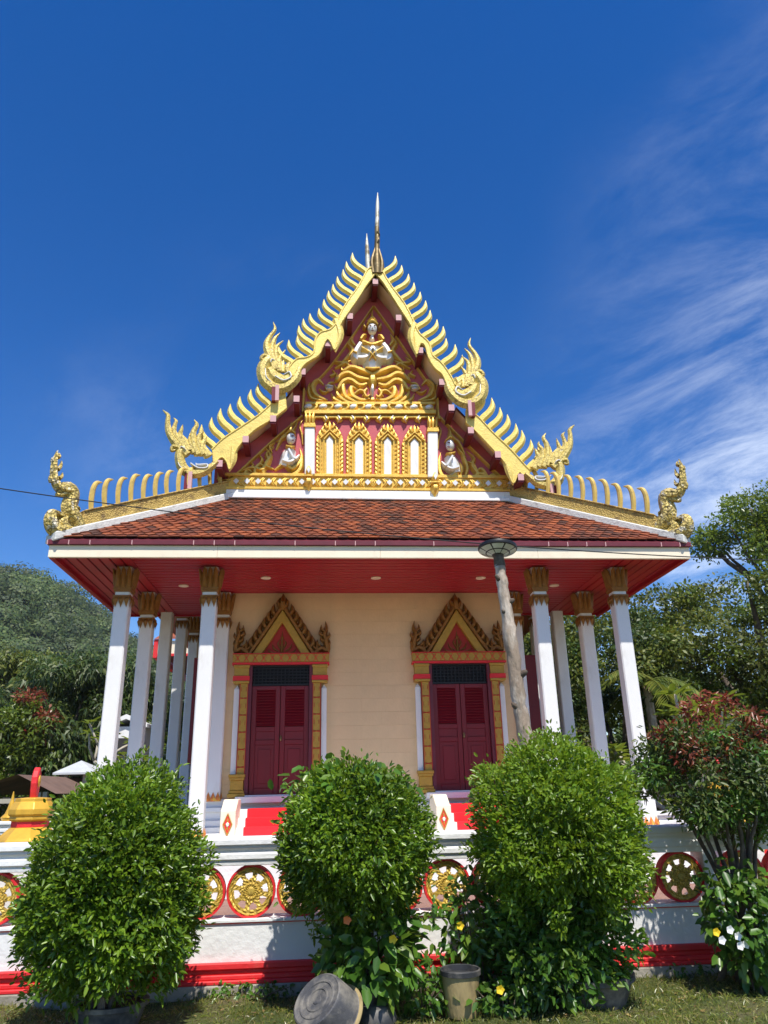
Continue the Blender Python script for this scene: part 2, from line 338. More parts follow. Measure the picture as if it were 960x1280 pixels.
def ground_mat():
    m = bpy.data.materials.new('lawn'); m.use_nodes = True; t = m.node_tree; b = t.nodes['Principled BSDF']; b.inputs['Roughness'].default_value = 0.95
    tcn = t.nodes.new('ShaderNodeTexCoord')
    def noise(s, d=6):
        n = t.nodes.new('ShaderNodeTexNoise'); n.inputs['Scale'].default_value = s; n.inputs['Detail'].default_value = d; n.inputs['Roughness'].default_value = 0.65; t.links.new(tcn.outputs['Object'], n.inputs['Vector']); return n.outputs[0]
    r1 = t.nodes.new('ShaderNodeValToRGB'); e = r1.color_ramp.elements
    e[0].position = 0.36; e[0].color = (0.045, 0.075, 0.012, 1); e[1].position = 0.66; e[1].color = (0.16, 0.125, 0.065, 1)
    e.new(0.5).color = (0.085, 0.105, 0.02, 1)
    t.links.new(noise(1.7), r1.inputs[0])
    r2 = t.nodes.new('ShaderNodeValToRGB'); e = r2.color_ramp.elements; e[0].color = (0.5, 0.5, 0.5, 1); e[1].color = (1.4, 1.4, 1.35, 1); e[0].position = 0.3; e[1].position = 0.7; t.links.new(noise(60, 8), r2.inputs[0])
    mm = t.nodes.new('ShaderNodeMix'); mm.data_type = 'RGBA'; mm.blend_type = 'MULTIPLY'; mm.inputs[0].default_value = 1; t.links.new(r1.outputs[0], mm.inputs[6]); t.links.new(r2.outputs[0], mm.inputs[7]); t.links.new(mm.outputs[2], b.inputs['Base Color'])
    bp = t.nodes.new('ShaderNodeBump'); bp.inputs['Strength'].default_value = 0.8; bp.inputs['Distance'].default_value = 0.05; t.links.new(noise(45, 8), bp.inputs['Height']); t.links.new(bp.outputs[0], b.inputs['Normal'])
    MATS['lawn'] = m
ground_mat()
xs = np.concatenate([np.linspace(-700, -9, 25), np.linspace(-8, 9, 110), np.linspace(10, 700, 25)])
ys = np.concatenate([np.linspace(-60, 3, 12), np.linspace(3.3, 7.9, 60), np.linspace(8.2, 900, 40)])
def gz(X, Y):
    w = np.clip((7.6-Y)/0.4, 0, 1)*np.clip((Y-1)/2, 0, 1)*np.clip((9-np.abs(X))/2, 0, 1)
    return w*(0.018*np.sin(X*3.1+Y*2.3)+0.014*np.sin(X*7.3-Y*5.1)+0.01*np.sin(Y*9+X*2))-0.004
grid('ground', xs, ys, gz, 'lawn')

mb = MB(); mb.box(XC-4.9, XC+9, 7.56, 30, 0.0, ZT); o = mb.build('terrace_floor', 'tile_floor'); o['kind'] = 'structure'

# ------------------------------------------------------------------ temple hall
temple = thing('temple_hall', (XC, 10.7, 0.0), 'white columned red and gold temple hall with a tiered gable roof', 'temple')
T = temple

# base with white mouldings
mb = MB()
for (o_, z0, z1) in ((0.06, ZT, 0.56), (0.02, 0.56, 0.62), (0.0, 0.62, 0.86), (0.03, 0.86, 0.92), (0.07, 0.92, ZF)):
    mb.box(XC-3.85-o_, XC+3.85+o_, 9.85-o_, 24, z0, z1)
mb.build('base', 'white_wall', T, bevel=0.008)

# cream block wall, courses of real blocks over the part between the doors
mb = MB(); mb.box(XC-2.42, XC+2.42, YW+0.02, 23, ZF, 6.0); mb.build('wall', 'cream_block', T)
wallpart = [o for o in temple.children if o.name.startswith('wall')][0]
z = 1.53; row = 0; blocks = {}
while z < ZS-0.01:
    h = min(0.20, ZS-z)
    cuts = [XC-2.42, XC+(.13 if row % 2 else -.17), XC+2.42]
    cuts = [c for c in cuts if c <= XC+2.42+1e-6]
    for a, b in zip(cuts[:-1], cuts[1:]):
        if b-a < 0.02: continue
        key = (round(b-a, 3), round(h, 3))
        if key not in blocks:
            q = MB(); q.box(0.0003, b-a-0.0003, 0, 0.03, 0.0005, h-0.0005); blocks[key] = q.mesh('wall_block', bevel=0.0012); blocks[key].materials.append(MATS['cream_block'])
        o = bpy.data.objects.new('wall_block', blocks[key]); col.objects.link(o); o.parent = wallpart
        o.location = (a, YW-0.008+random.uniform(-.0012, .0012), z)
    z += h; row += 1

# plinth mouldings under the wall
mb = MB()
for (o_, z0, z1) in ((0.16, ZF, 1.16), (0.12, 1.16, 1.25), (0.08, 1.25, 1.36), (0.12, 1.36, 1.42), (0.05, 1.42, 1.53)):
    mb.box(XC-2.42-o_, XC+2.42+o_, YW-o_, 23+o_, z0, z1)
mb.build('plinth', 'white_paint', T, bevel=0.006)

# ---- columns
def capital_meshes(hw, h):
    """gold leaf capital for a square shaft of half width hw; z=0 at its top, hanging down h"""
    g = MB(); w = MB()
    w.box(-hw*1.02, hw*1.02, -hw*1.02, hw*1.02, -h, -0.0)
    g.box(-hw*1.25, hw*1.25, -hw*1.25, hw*1.25, -h*0.57, -h*0.52); g.box(-hw*1.15, hw*1.15, -hw*1.15, hw*1.15, -h*0.62, -h*0.57)
    g.box(-hw*1.18, hw*1.18, -hw*1.18, hw*1.18, -h*0.74, -h*0.70)
    for k in range(4):
        c, s_ = math.cos(k*math.pi/2), math.sin(k*math.pi/2)
        def put(lx, out, zz): return (lx*c-out*s_*-1*-1 if False else lx*c+out*s_, lx*s_-out*c, zz)
        for j, n in enumerate((3, 3)):
            for i in range(n):
                x = (i-(n-1)/2)*hw*2/n*1.12; ww = hw/n*1.12
                if j == 0:      # upper flaring leaves
                    pr = [(0, 1.12, -h*.53), (ww, 1.12, -h*.53), (ww*.98, 1.22, -h*.25), (ww*.72, 1.46, -h*.08), (0, 1.78, 0.0), (-ww*.72, 1.46, -h*.08), (-ww*.98, 1.22, -h*.25), (-ww, 1.12, -h*.53), (0, 1.62, -h*.2), (0, 1.46, -h*.4)]
                    vs = [put(x+a, hw*o_, zz-0.006) for a, o_, zz in pr]
                    g.add(vs, [(0, 1, 9), (1, 2, 8, 9), (2, 3, 8), (3, 4, 8), (4, 5, 8), (5, 6, 8), (6, 7, 9, 8), (7, 0, 9)])
                    vs = [put(x+a, hw*(o_-0.16), zz-0.006) for a, o_, zz in pr[:8]]; g.add(vs, [(7, 6, 5, 4, 3, 2, 1, 0)])
                else:           # hanging pointed leaves
                    pr = [(-ww, 1.08, -h*.72), (ww, 1.08, -h*.72), (ww*.95, 1.3, -h*.82), (0, 1.10, -h*1.0), (-ww*.95, 1.3, -h*.82), (0, 1.42, -h*.80)]
                    vs = [put(x+a, hw*o_, zz) for a, o_, zz in pr]
                    g.add(vs, [(0, 1, 5), (1, 2, 5), (2, 3, 5), (3, 4, 5), (4, 0, 5), (0, 4, 3, 2, 1)])
    a = g.mesh('capital'); a.materials.append(MATS['gold_door']); b = w.mesh('capital_core'); b.materials.append(MATS['white_paint'])
    return a
def lotus_mesh(hw):
    g = MB()
    for k in range(4):
        c, s_ = math.cos(k*math.pi/2), math.sin(k*math.pi/2)
        def put(lx, out, zz): return (lx*c+out*s_, lx*s_-out*c, zz)
        for i in range(3):
            x = (i-1)*hw*0.70; ww = hw*0.34
            pr = [(-ww, 1.06, 0), (ww, 1.06, 0), (ww, 1.10, .05), (0, 1.06, .13), (-ww, 1.10, .05), (0, 1.22, .045)]
            vs = [put(x+a, hw*o_, zz) for a, o_, zz in pr]
            g.add(vs, [(0, 1, 5), (1, 2, 5), (2, 3, 5), (3, 4, 5), (4, 0, 5), (0, 4, 3, 2, 1)])
    a = g.mesh('lotus_base'); a.materials.append(MATS['lotus_red']); return a
mat('lotus_red', (0.62, 0.16, 0.03), 0.5, var=0.3, vscale=30, c2=(0.7, 0.42, 0.06), c2amt=0.9, c2scale=25, c2lo=0.48, c2hi=0.56)
HW = 0.098
capm = capital_meshes(HW, 0.58); lotm = lotus_mesh(HW)
shafts = {}
def column(x, y, top, name='column', z0=ZF):
    h = top-0.012-z0
    if h not in shafts:
        q = MB(); c = 0.016
        out = [(-HW+c, -HW), (HW-c, -HW), (HW, -HW+c), (HW, HW-c), (HW-c, HW), (-HW+c, HW), (-HW, HW-c), (-HW, -HW+c)]
        q.prism([np.array([a, b, 0.0]) for a, b in out], (0, 0, 0), (0, 0, h)); shafts[h] = q.mesh('column'); shafts[h].materials.append(MATS['white_paint'])
    o = bpy.data.objects.new(name, shafts[h]); col.objects.link(o); adopt(o, T); o.location = (x, y, z0)
    k = bpy.data.objects.new('capital', capm); col.objects.link(k); k.parent = o; k.location = (0, 0, h)
    l = bpy.data.objects.new('lotus_base', lotm); col.objects.link(l); l.parent = o
    return o
for x in (-3.52, -2.34, 2.34, 3.52): column(XC+x, YC, ZS)
for y in (11.66, 13.1, 14.52, 15.95, 17.4, 18.85):
    for x in (-3.5, 3.5): column(XC+x, y, ZS if y < 12 else 5.18)
for x in (-2.33, 2.33): column(XC+x, YW-0.02, ZS, 'pilaster', 1.50)

# ---- porch soffit: boards, lights, fascia, skirt roof
EX = 4.355; YBK = 13.25
bmesh_cache = {}
def board(x0, x1, y0, y1):
    key = (round(x1-x0, 3), round(y1-y0, 3))
    if key not in bmesh_cache:
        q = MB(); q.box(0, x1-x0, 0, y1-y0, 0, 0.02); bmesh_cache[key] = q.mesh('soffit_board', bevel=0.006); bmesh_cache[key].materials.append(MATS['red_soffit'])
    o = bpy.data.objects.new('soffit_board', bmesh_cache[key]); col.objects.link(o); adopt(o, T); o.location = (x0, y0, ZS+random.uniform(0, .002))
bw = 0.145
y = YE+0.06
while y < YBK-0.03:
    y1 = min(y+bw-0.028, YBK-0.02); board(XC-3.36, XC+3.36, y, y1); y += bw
for s_ in (-1, 1):
    for i in range(7):
        a = 3.37+i*0.143; b = min(a+0.125, EX-0.05)
        if b-a > 0.03: board(XC+a if s_ > 0 else XC-b, XC+b if s_ > 0 else XC-a, YE+0.06, YBK-0.02)
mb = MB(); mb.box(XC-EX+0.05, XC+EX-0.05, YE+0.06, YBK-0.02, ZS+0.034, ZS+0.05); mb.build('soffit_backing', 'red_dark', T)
for lx, ly in ((-1.62, 10.75), (0.02, 10.75), (1.62, 10.75), (-2.9, 11.2), (2.9, 11.2)):
    q = MB(); q.lathe([(0.075, 0), (0.075, 0.012), (0.05, 0.014)], 20, (XC+lx, ly, ZS-0.013)); q.build('recessed_light', 'soffit_cream', T, smooth='auto')
# fascia in lengths
ZFB, ZFT = 4.541, 4.704
def bar_between(mb, p, q, up0, up1, t):
    p = np.array(p, float); q = np.array(q, float); d = (q-p)/np.linalg.norm(q-p); s_ = np.cross(d, [0, 0, 1.0]); s_ /= np.linalg.norm(s_)
    z = np.array([0, 0, 1.0])
    mb.add([p+s_*t/2+z*up0, q+s_*t/2+z*up0, q-s_*t/2+z*up0, p-s_*t/2+z*up0, p+s_*t/2+z*up1, q+s_*t/2+z*up1, q-s_*t/2+z*up1, p-s_*t/2+z*up1],
           [(0, 3, 2, 1), (4, 5, 6, 7), (0, 1, 5, 4), (1, 2, 6, 5), (2, 3, 7, 6), (3, 0, 4, 7)])
n = 4; L = 2*EX/n
for i in range(n):
    mb = MB(); mb.box(XC-EX+i*L+0.001, XC-EX+(i+1)*L-0.001, YE, YE+0.045, ZFB, ZFT); mb.build('fascia', 'cream_fascia', T, bevel=0.003)
for s_ in (-1, 1):
    mb = MB(); xa = XC+s_*EX; mb.box(min(xa, xa-s_*0.045), max(xa, xa-s_*0.045), YE+0.0455, YBK, ZFB+.002, ZFT); mb.build('fascia', 'cream_fascia', T, bevel=0.003)
    mb = MB(); xb = xa-s_*.0455; mb.box(min(xb, xb-s_*.02), max(xb, xb-s_*.02), YE+.05, YBK-.03, ZFB+.001, ZS+.02); mb.box(min(xa-s_*.002, xb), max(xa-s_*.002, xb), YE+.05, YBK-.03, ZFB-.004, ZFB+.0015); mb.build('soffit_edge', 'red_soffit', T)
mb = MB(); mb.box(XC-EX, XC+EX, YBK-0.045, YBK-0.001, ZFB+0.03, ZFT+0.3); mb.build('back_fascia', 'red_soffit', T)
random.seed(3)
xs_ = XC-EX-0.02
while xs_ < XC+EX:
    l = random.choice((0.27, 0.27, 0.54, 0.8)); e = min(xs_+l, XC+EX+0.02)
    if e-xs_ > 0.05:
        mb = MB(); mb.box(xs_+0.012, e, YE-0.04, YE+0.06, ZFT+0.001, ZFT+.065); mb.build('eave_strip', 'maroon', T, bevel=0.004)
        mb = MB(); mb.box(xs_, xs_+0.012, YE-0.042, YE+0.05, ZFT+0.001, ZFT+.062); mb.build('eave_joint', 'pink_end', T)
    xs_ = e
for s_ in (-1, 1):
    mb = MB(); mb.box(min(XC+s_*(EX+.02), XC+s_*(EX-.08)), max(XC+s_*(EX+.02), XC+s_*(EX-.08)), YE+0.061, YBK, ZFT+0.001, ZFT+.065); mb.build('eave_strip', 'maroon', T)

# tiled skirt roof
ZTE, YT, ZTT = 4.782, 11.563, 6.185
def tile_field(mb, e0, e1, t0, t1, tw=0.165, rowh=0.092):
    """trapezoid e0-e1 (eave) to t0-t1 (top): courses of pointed clay tiles"""
    e0, e1, t0, t1 = [np.array(p, float) for p in (e0, e1, t0, t1)]
    ux = unit((e1-e0)[None])[0]; nrm = np.cross(ux, t0-e0); nrm /= np.linalg.norm(nrm)
    if nrm[2] < 0: nrm = -nrm
    uy = np.cross(nrm, ux); 
    if uy[2] < 0: uy = -uy
    H = (t0-e0)@uy; a0, a1 = 0, (t0-e0)@ux; b0, b1 = (e1-e0)@ux, (t1-e0)@ux
    r = 0; y = 0.0
    while y < H:
        l = a0+(a1-a0)*y/H; rr = b0+(b1-b0)*y/H; x = math.floor(l/tw)*tw+(tw/2 if r % 2 else 0)
        while x < rr:
            if x > l+0.03 and x+tw < rr-0.03:
                c = e0+ux*(x+tw/2)+uy*y; j = random.uniform(-.004, .006); w = tw*0.485; lf = 0.026+j; sk = random.uniform(-.012, .012)
                tp = -.022 if r else .03
                P = lambda a, b, h: c+ux*a+uy*(b+a*sk)+nrm*h
                hh = min(rowh*1.9, (H-y)+0.02)
                mb.add([P(-w, hh, .004), P(w, hh, .004), P(w, .045, lf), P(0, tp, lf+.004), P(-w, .045, lf), P(w, .045, lf-.016), P(0, tp, lf-.012), P(-w, .045, lf-.016)],
                       [(0, 4, 3, 2, 1), (3, 6, 5, 2), (4, 7, 6, 3)])
            x += tw
        y += rowh; r += 1
WTOP = EX-(YT-YE)
mb = MB(); mb.add([(XC-EX, YE-.03, ZTE-.01), (XC+EX, YE-.03, ZTE-.01), (XC+WTOP, YT, ZTT-.01), (XC-WTOP, YT, ZTT-.01), (XC-EX, YBK, ZTE-.01), (XC+EX, YBK, ZTE-.01), (XC-WTOP, YBK, ZTT-.01), (XC+WTOP, YBK, ZTT-.01)],
       [(0, 1, 2, 3), (0, 3, 6, 4), (1, 5, 7, 2), (4, 6, 7, 5)])
skirt = mb.build('skirt_roof', 'maroon', T)
mb = MB(); tile_field(mb, (XC-EX, YE-.045, ZTE), (XC+EX, YE-.045, ZTE), (XC-WTOP, YT, ZTT), (XC+WTOP, YT, ZTT), .14, .115); o = mb.build('roof_tile', 'tile', skirt); o['kind'] = 'stuff'
for s_ in (-1, 1):
    mb = MB(); tile_field(mb, (XC+s_*(EX+.03), YBK, ZTE), (XC+s_*(EX+.03), YE, ZTE), (XC+s_*WTOP, YBK, ZTT), (XC+s_*WTOP, YT, ZTT), 0.2, 0.14); o = mb.build('roof_tile', 'tile', skirt); o['kind'] = 'stuff'

# hip ridges with rows of hooks and a naga at each corner
def hook_mesh(path, w, depth, name, m, flip=1):
    q = MB(); fr = Frame((0, 0, 0), (1, 0, 0), (0, -1, 0))
    stroke(q, fr, [np.array((x*flip, z)) for x, z in path], w, depth, 0, True, 5); me = q.mesh(name); me.shade_smooth(); me.set_sharp_from_angle(angle=R_(30)); me.materials.append(MATS[m]); return me
mat('gold_hook', (0.70, 0.49, 0.13), 0.45, 0.2, var=0.18, vscale=5, c2=(0.36, 0.25, 0.1), c2amt=0.6, c2scale=9)
HIPH = {s_: hook_mesh([(0, -0.02), (-.022, .15), (-.016, .29), (.022, .375), (.095, .405)], [.036, .042, .040, .030, .006], .035, 'hook_finial', 'gold_hook', s_) for s_ in (1, -1)}
for s_ in (-1, 1):
    p0 = np.array([XC+s_*(EX+.0), YE-.0, ZTE+0.02]); p1 = np.array([XC+s_*(WTOP-.05), YT+.05, ZTT+.055])
    mb = MB(); bar_between(mb, p0, p1, -0.06, 0.065, 0.28); wb = mb.build('hip_ridge', 'white_old', T, bevel=0.015)
    q0 = p0+(p1-p0)*0.13; q1 = p0+(p1-p0)*1.0
    mb = MB(); bar_between(mb, q0, q1, 0.06, 0.27, 0.13); bar_between(mb, q0, q1, 0.27, 0.295, 0.17); mb.build('ridge_band', 'gold_old', wb, bevel=0.008)
    for i in range(12):
        t = 0.175+i*0.067; p = p0+(p1-p0)*t
        o = bpy.data.objects.new('hook_finial', HIPH[-s_]); col.objects.link(o); o.parent = wb
        o.location = p+np.array([0, 0, .28]); o.rotation_euler = (0, random.uniform(-.05, .05), R_(45)*(-s_)); o.scale = (1, 1, random.uniform(.95, 1.05)*(1.12-0.012*i))

# frames on which the roof ornaments lie
FB = Frame((XC, YB, 0), (1, 0, 0), (0, -1, 0)); FP = Frame((XC, YP, 0), (1, 0, 0), (0, -1, 0)); FD = Frame((XC, YW, 0), (1, 0, 0), (0, -1, 0))
FU = Frame((XC, YB-0.10, 0), (1, 0, 0), (0, -1, 0))
r2 = math.sqrt(.5)
FLC = Frame((XC-EX, YE, 0), (r2, r2, 0), (r2, -r2, 0))

def mirror_x(me, c):
    m2 = me.copy(); v = np.empty(len(m2.vertices)*3, np.float32); m2.vertices.foreach_get('co', v); v = v.reshape(-1, 3); v[:, 0] = 2*c-v[:, 0]; m2.vertices.foreach_set('co', v.ravel())
    m2.flip_normals(); m2.update(); return m2

def scale_paint(m, sc, lo, hi, dark):
    t = m.node_tree; b = t.nodes['Principled BSDF']; src = b.inputs['Base Color'].links[0].from_socket
    tcn = t.nodes.new('ShaderNodeTexCoord'); v = t.nodes.new('ShaderNodeTexVoronoi'); v.feature = 'DISTANCE_TO_EDGE'; v.inputs['Scale'].default_value = sc; t.links.new(tcn.outputs['Object'], v.inputs['Vector'])
    mr = t.nodes.new('ShaderNodeMapRange'); mr.inputs[1].default_value = lo; mr.inputs[2].default_value = hi; mr.inputs[3].default_value = .8; mr.inputs[4].default_value = 0; t.links.new(v.outputs['Distance'], mr.inputs[0])
    mx_ = t.nodes.new('ShaderNodeMix'); mx_.data_type = 'RGBA'; t.links.new(mr.outputs[0], mx_.inputs[0]); t.links.new(src, mx_.inputs[6]); mx_.inputs[7].default_value = (*dark, 1); t.links.new(mx_.outputs[2], b.inputs['Base Color'])
scale_paint(MATS['naga_scale'], 17, .03, .12, (0.10, 0.065, 0.02))
scale_paint(MATS['gold_naga'], 15, .015, .06, (0.20, 0.12, 0.03))
# corner nagas (traced on the left, mirrored)
O8, S8 = (50, 550), 9.14
mb = MB(); q = lambda pts, w, d, d0=0: spx(mb, FLC, pts, w, d, d0, True, O8, S8)
q([(470, 1035), (420, 930), (360, 850), (335, 760), (365, 660), (350, 580), (270, 560), (205, 530), (165, 440), (160, 330), (170, 230), (195, 125)], [80, 98, 104, 96, 86, 98, 82, 66, 50, 42, 32, 4], .11)
q([(420, 1040), (300, 1060), (180, 1030), (125, 950), (120, 880), (160, 840), (270, 880)], [60, 92, 96, 84, 66, 52, 24], .14)
q([(330, 620), (260, 620), (205, 630), (185, 600)], [40, 34, 24, 6], .07)
q([(300, 1050), (250, 960), (290, 880)], [90, 90, 40], .09)
for (a, b, c) in (((200, 340), (235, 300), (245, 240)), ((215, 440), (245, 420), (255, 375)), ((300, 520), (335, 515), (345, 480)), ((370, 560), (405, 560), (420, 590)), ((170, 250), (140, 240), (135, 200)), ((400, 760), (440, 790), (440, 830)), ((190, 200), (220, 190), (215, 150)), ((130, 480), (115, 430), (130, 380))):
    q([a, b, c], [26, 20, 3], .05)
ml = mb.mesh('corner_naga'); ml.shade_smooth(); ml.set_sharp_from_angle(angle=R_(35)); ml.materials.append(MATS['naga_scale'])
for s_, me in ((-1, ml), (1, mirror_x(ml, XC))):
    o = bpy.data.objects.new('corner_naga', me); col.objects.link(o); adopt(o, T)

# ---- gable roofs
C1, S1 = (320, 230), 3.2
def c1(pts): return [(C1[0]+x/S1, C1[1]+y/S1) for x, y in pts]
C2, C3, S2 = (40, 380), (540, 400), 2.6667
upL_top = c1([(478, 342), (450, 345), (425, 388), (400, 430), (380, 455), (345, 510), (320, 563), (295, 588), (258, 600), (237, 630), (232, 678), (205, 698), (165, 705), (140, 730), (122, 760)])
upL_bot = c1([(150, 800), (185, 737), (215, 712), (250, 690), (270, 650), (285, 627), (300, 640), (315, 668), (331, 620), (335, 572), (375, 510), (410, 460), (440, 412), (478, 362)])
upR_top = c1([(476, 342), (500, 348), (520, 382), (545, 420), (590, 480), (625, 545), (650, 600), (690, 640), (705, 690), (740, 720), (775, 770), (795, 810)])
upR_bot = c1([(805, 872), (768, 820), (745, 768), (715, 742), (690, 702), (675, 652), (655, 645), (640, 688), (634, 620), (618, 570), (580, 510), (530, 432), (506, 396), (476, 362)])
loL_top = [(C2[0]+x/S2, C2[1]+y/S2) for x, y in ((845, 290), (800, 335), (755, 375), (700, 412), (640, 452), (600, 490))]
loL_bot = [(C2[0]+x/S2, C2[1]+y/S2) for x, y in ((605, 540), (632, 515), (650, 530), (660, 555), (672, 515), (690, 478), (740, 425), (800, 388), (850, 350))]
loR_top = [(C3[0]+x/S2, C3[1]+y/S2) for x, y in ((112, 300), (150, 325), (200, 378), (260, 435), (305, 485), (325, 505))]
loR_bot = [(C3[0]+x/S2, C3[1]+y/S2) for x, y in ((322, 545), (300, 520), (287, 512), (268, 548), (248, 500), (240, 478), (190, 422), (145, 375), (112, 345))]
FL = Frame((XC, YB+0.06, 0), (1, 0, 0), (0, -1, 0))
barges = {}
for nm, top, bot, fr in (('uL', upL_top, upL_bot, FB), ('uR', upR_top, upR_bot, FB), ('lL', loL_top, loL_bot, FL), ('lR', loR_top, loR_bot, FL)):
    mb = MB(); ppoly(mb, fr, top+bot, -0.05, 0.05); barges[nm] = mb.build('bargeboard', 'gold_bright', T, bevel=0.012)
    mb = MB(); spx(mb, fr, top, [1.3]*len(top), .02, .045); spx(mb, fr, bot, [1.3]*len(bot), .02, .045); mb.build('raised_edge', 'gold_bright', barges[nm])
for nm, pts in (('uL', c1([(318, 545), (336, 605), (318, 676)])), ('uR', c1([(632, 560), (622, 620), (642, 694)])), ('lL', [(292, 545+15), (291, 576), (287, 590)]), ('lR', [(632, 580-2), (637, 592), (641, 607)])):
    mb = MB(); spx(mb, FB if nm[0] == 'u' else FL, pts, [4.5, 5, .8], .05, .02, True); mb.build('hanging_hook', 'gold_bright', barges[nm])
# hook finials along the bargeboards
BR = {s_: hook_mesh([(.05, -.06), (-.07, .05), (-.19, .14), (-.265, .25), (-.28, .40)], [.055, .064, .062, .048, .005], .045, 'flame_finial', 'gold_bright', s_) for s_ in (1, -1)}
def finials(par, fr, path, cnt, s_, t0=0.03, t1=0.97, sc=1.0, rot=0.0, names=True):
    P = np.array([fr.px(*p) for p in path]); d = np.concatenate([[0], np.cumsum(np.linalg.norm(np.diff(P, axis=0), axis=1))])
    for i in range(cnt):
        t = (t0+(t1-t0)*i/(cnt-1))*d[-1]; x = np.interp(t, d, P[:, 0]); z = np.interp(t, d, P[:, 1])
        o = bpy.data.objects.new('flame_finial', BR[s_]); col.objects.link(o); o.parent = par
        p = fr.to3((x, z), 0.0); o.location = p; k = sc*random.uniform(.93, 1.05); o.scale = (k, 1, k); o.rotation_euler = (0, rot+random.uniform(-.05, .05), 0)
finials(barges['uL'], FB, upL_top[1:14], 14, 1, 0.02, 0.97)
finials(barges['uR'], FB, upR_top[1:12], 13, -1, 0.02, 0.98)
finials(barges['lL'], FL, loL_top, 8, 1, 0.10, 0.95, 1.0, 0.12)
finials(barges['lR'], FL, loR_top, 8, -1, 0.08, 0.97, 1.0, -0.12)

def roof_sheet(name, top, fr, y0, y1, shift, m_top, under):
    """roof slope behind a bargeboard: follows its top edge, cream boards underneath"""
    P = [fr.to3(fr.px(*p)) for p in top]
    a = [np.array([p[0], y0, p[2]+shift]) for p in P]; b = [np.array([p[0], y1, p[2]+shift]) for p in P]
    mb = MB(); k = len(P); mb.add(a+b, [(i, i+1, k+i+1, k+i) for i in range(k-1)]); o = mb.build(name, m_top, T)
    dz = np.array([0, 0, -under])
    mb = MB(); mb.add([p+dz for p in a]+[p+dz for p in b], [(i, i+1, k+i+1, k+i) for i in range(k-1)]); mb.build('roof_lining', 'soffit_cream', o)
    return o
def simp(p, idx): return [p[i] for i in idx]
roof_sheet('gable_roof', simp(upL_top, (0, 3, 6, 9, 12, 14)), FB, YB+0.05, 15.5, -0.10, 'tile', 0.06)
roof_sheet('gable_roof', simp(upR_top, (0, 3, 6, 8, 10, 11)), FB, YB+0.05, 15.5, -0.10, 'tile', 0.06)
roof_sheet('gable_roof', [(366, 478)]+loL_top, FL, YB+0.11, 15.5, -0.10, 'tile', 0.06)
roof_sheet('gable_roof', [(570, 500)]+loR_top, FL, YB+0.11, 15.5, -0.10, 'tile', 0.06)
# purlins: red beams with pale ends under the overhang (pixel of each beam end)
for (x, y, low) in ((469, 349, 0), (437.5, 392, 0), (410, 426, 0), (378.5, 461, 0), (498, 394, 0), (525, 434.5, 0), (552, 474, 0),
                    (371, 497, 1), (342, 521.5, 1), (308, 547, 1), (275.5, 577, 1), (563, 508, 1), (587, 536, 1), (620.5, 566, 1), (649, 594, 1)):
    fr = FL if low else FB; c = fr.to3(fr.px(x, y)); w = 0.045
    mb = MB(); mb.box(c[0]-w, c[0]+w, YB-0.02, YP+0.05, c[2]-0.16, c[2]-0.02); o = mb.build('purlin', 'maroon_beam', T)
    mb = MB(); mb.box(c[0]-w-.004, c[0]+w+.004, YB-0.035, YB-0.0205, c[2]-0.13, c[2]-0.015); mb.build('beam_end', 'pink_end', o)
# pediment wall behind
ul = [FB.px(*p) for p in simp(upL_top, (0, 3, 6, 9, 12, 14))]; ur = [FB.px(*p) for p in simp(upR_top, (11, 10, 8, 6, 3, 0))]
ll = [FL.px(*p) for p in loL_top]; lr = [FL.px(*p) for p in loR_top[::-1]]
out = [p+np.array([0, -.17]) for p in ul]+[p+np.array([0, -.17]) for p in ll]+[np.array([ll[-1][0], 6.1]), np.array([lr[0][0], 6.1])]+[p+np.array([0, -.17]) for p in lr]+[p+np.array([0, -.17]) for p in ur[:-1]]
mb = MB(); mb.prism([FP.to3(p) for p in out], FP.N*0.0, FP.N*-0.15); ped = mb.build('pediment', 'pink_ground', T)

# ---- naga heads at the ends of the bargeboards
def naga(fr, org, sc, strokes, scroll, m='gold_naga'):
    mb = MB()
    for i_, (pts, w, d) in enumerate(strokes): spx(mb, fr, pts, [a*(1.0 if i_ == 0 else 1.3) for a in w], d, 0.0, True, org, sc)
    me = mb.mesh('naga_head'); me.shade_smooth(); me.set_sharp_from_angle(angle=R_(35)); me.materials.append(MATS[m])
    ss = []
    for pts, w, d in scroll:
        mb = MB(); spx(mb, fr, pts, w, d, 0.0, True, org, sc); m2 = mb.mesh('silver_scroll'); m2.materials.append(MATS['silver']); ss.append(m2)
    return me, ss
O5, S5 = (300, 380), 5.333
FU2 = Frame((XC, YB-0.02, 0), (1, 0, 0), (0, -1, 0))
upn = naga(FU2, O5, S5, [
    ([(400, 420), (372, 495), (300, 556), (222, 556), (165, 505), (152, 430), (185, 370), (215, 340)], [20, 34, 40, 42, 42, 42, 34, 12], .07),
    ([(235, 440), (195, 335), (178, 270), (198, 220), (233, 170), (222, 122)], [24, 24, 18, 13, 9, 2], .05),
    ([(250, 440), (215, 330), (228, 240), (266, 195)], [22, 18, 12, 2], .045), ([(262, 450), (240, 345), (246, 285), (288, 245)], [22, 17, 11, 2], .04),
    ([(270, 450), (262, 370), (302, 308)], [20, 15, 2], .04), ([(285, 455), (285, 410), (292, 375)], [16, 12, 2], .035),
    ([(190, 350), (160, 345), (145, 368), (175, 378)], [14, 14, 12, 4], .05), ([(200, 430), (235, 485), (290, 505), (335, 480), (325, 450)], [26, 34, 30, 26, 10], .06), ([(345, 490), (315, 440), (332, 400), (350, 430)], [18, 20, 14, 4], .06)],
    [([(235, 490), (290, 520), (340, 500), (330, 465), (290, 480)], [7, 8, 9, 8, 3], .085), ([(205, 400), (215, 380), (235, 385)], [6, 7, 3], .075), ([(170, 440), (178, 500), (215, 535)], [4, 6, 4], .085)])
O7, S7 = (190, 500), 9.6
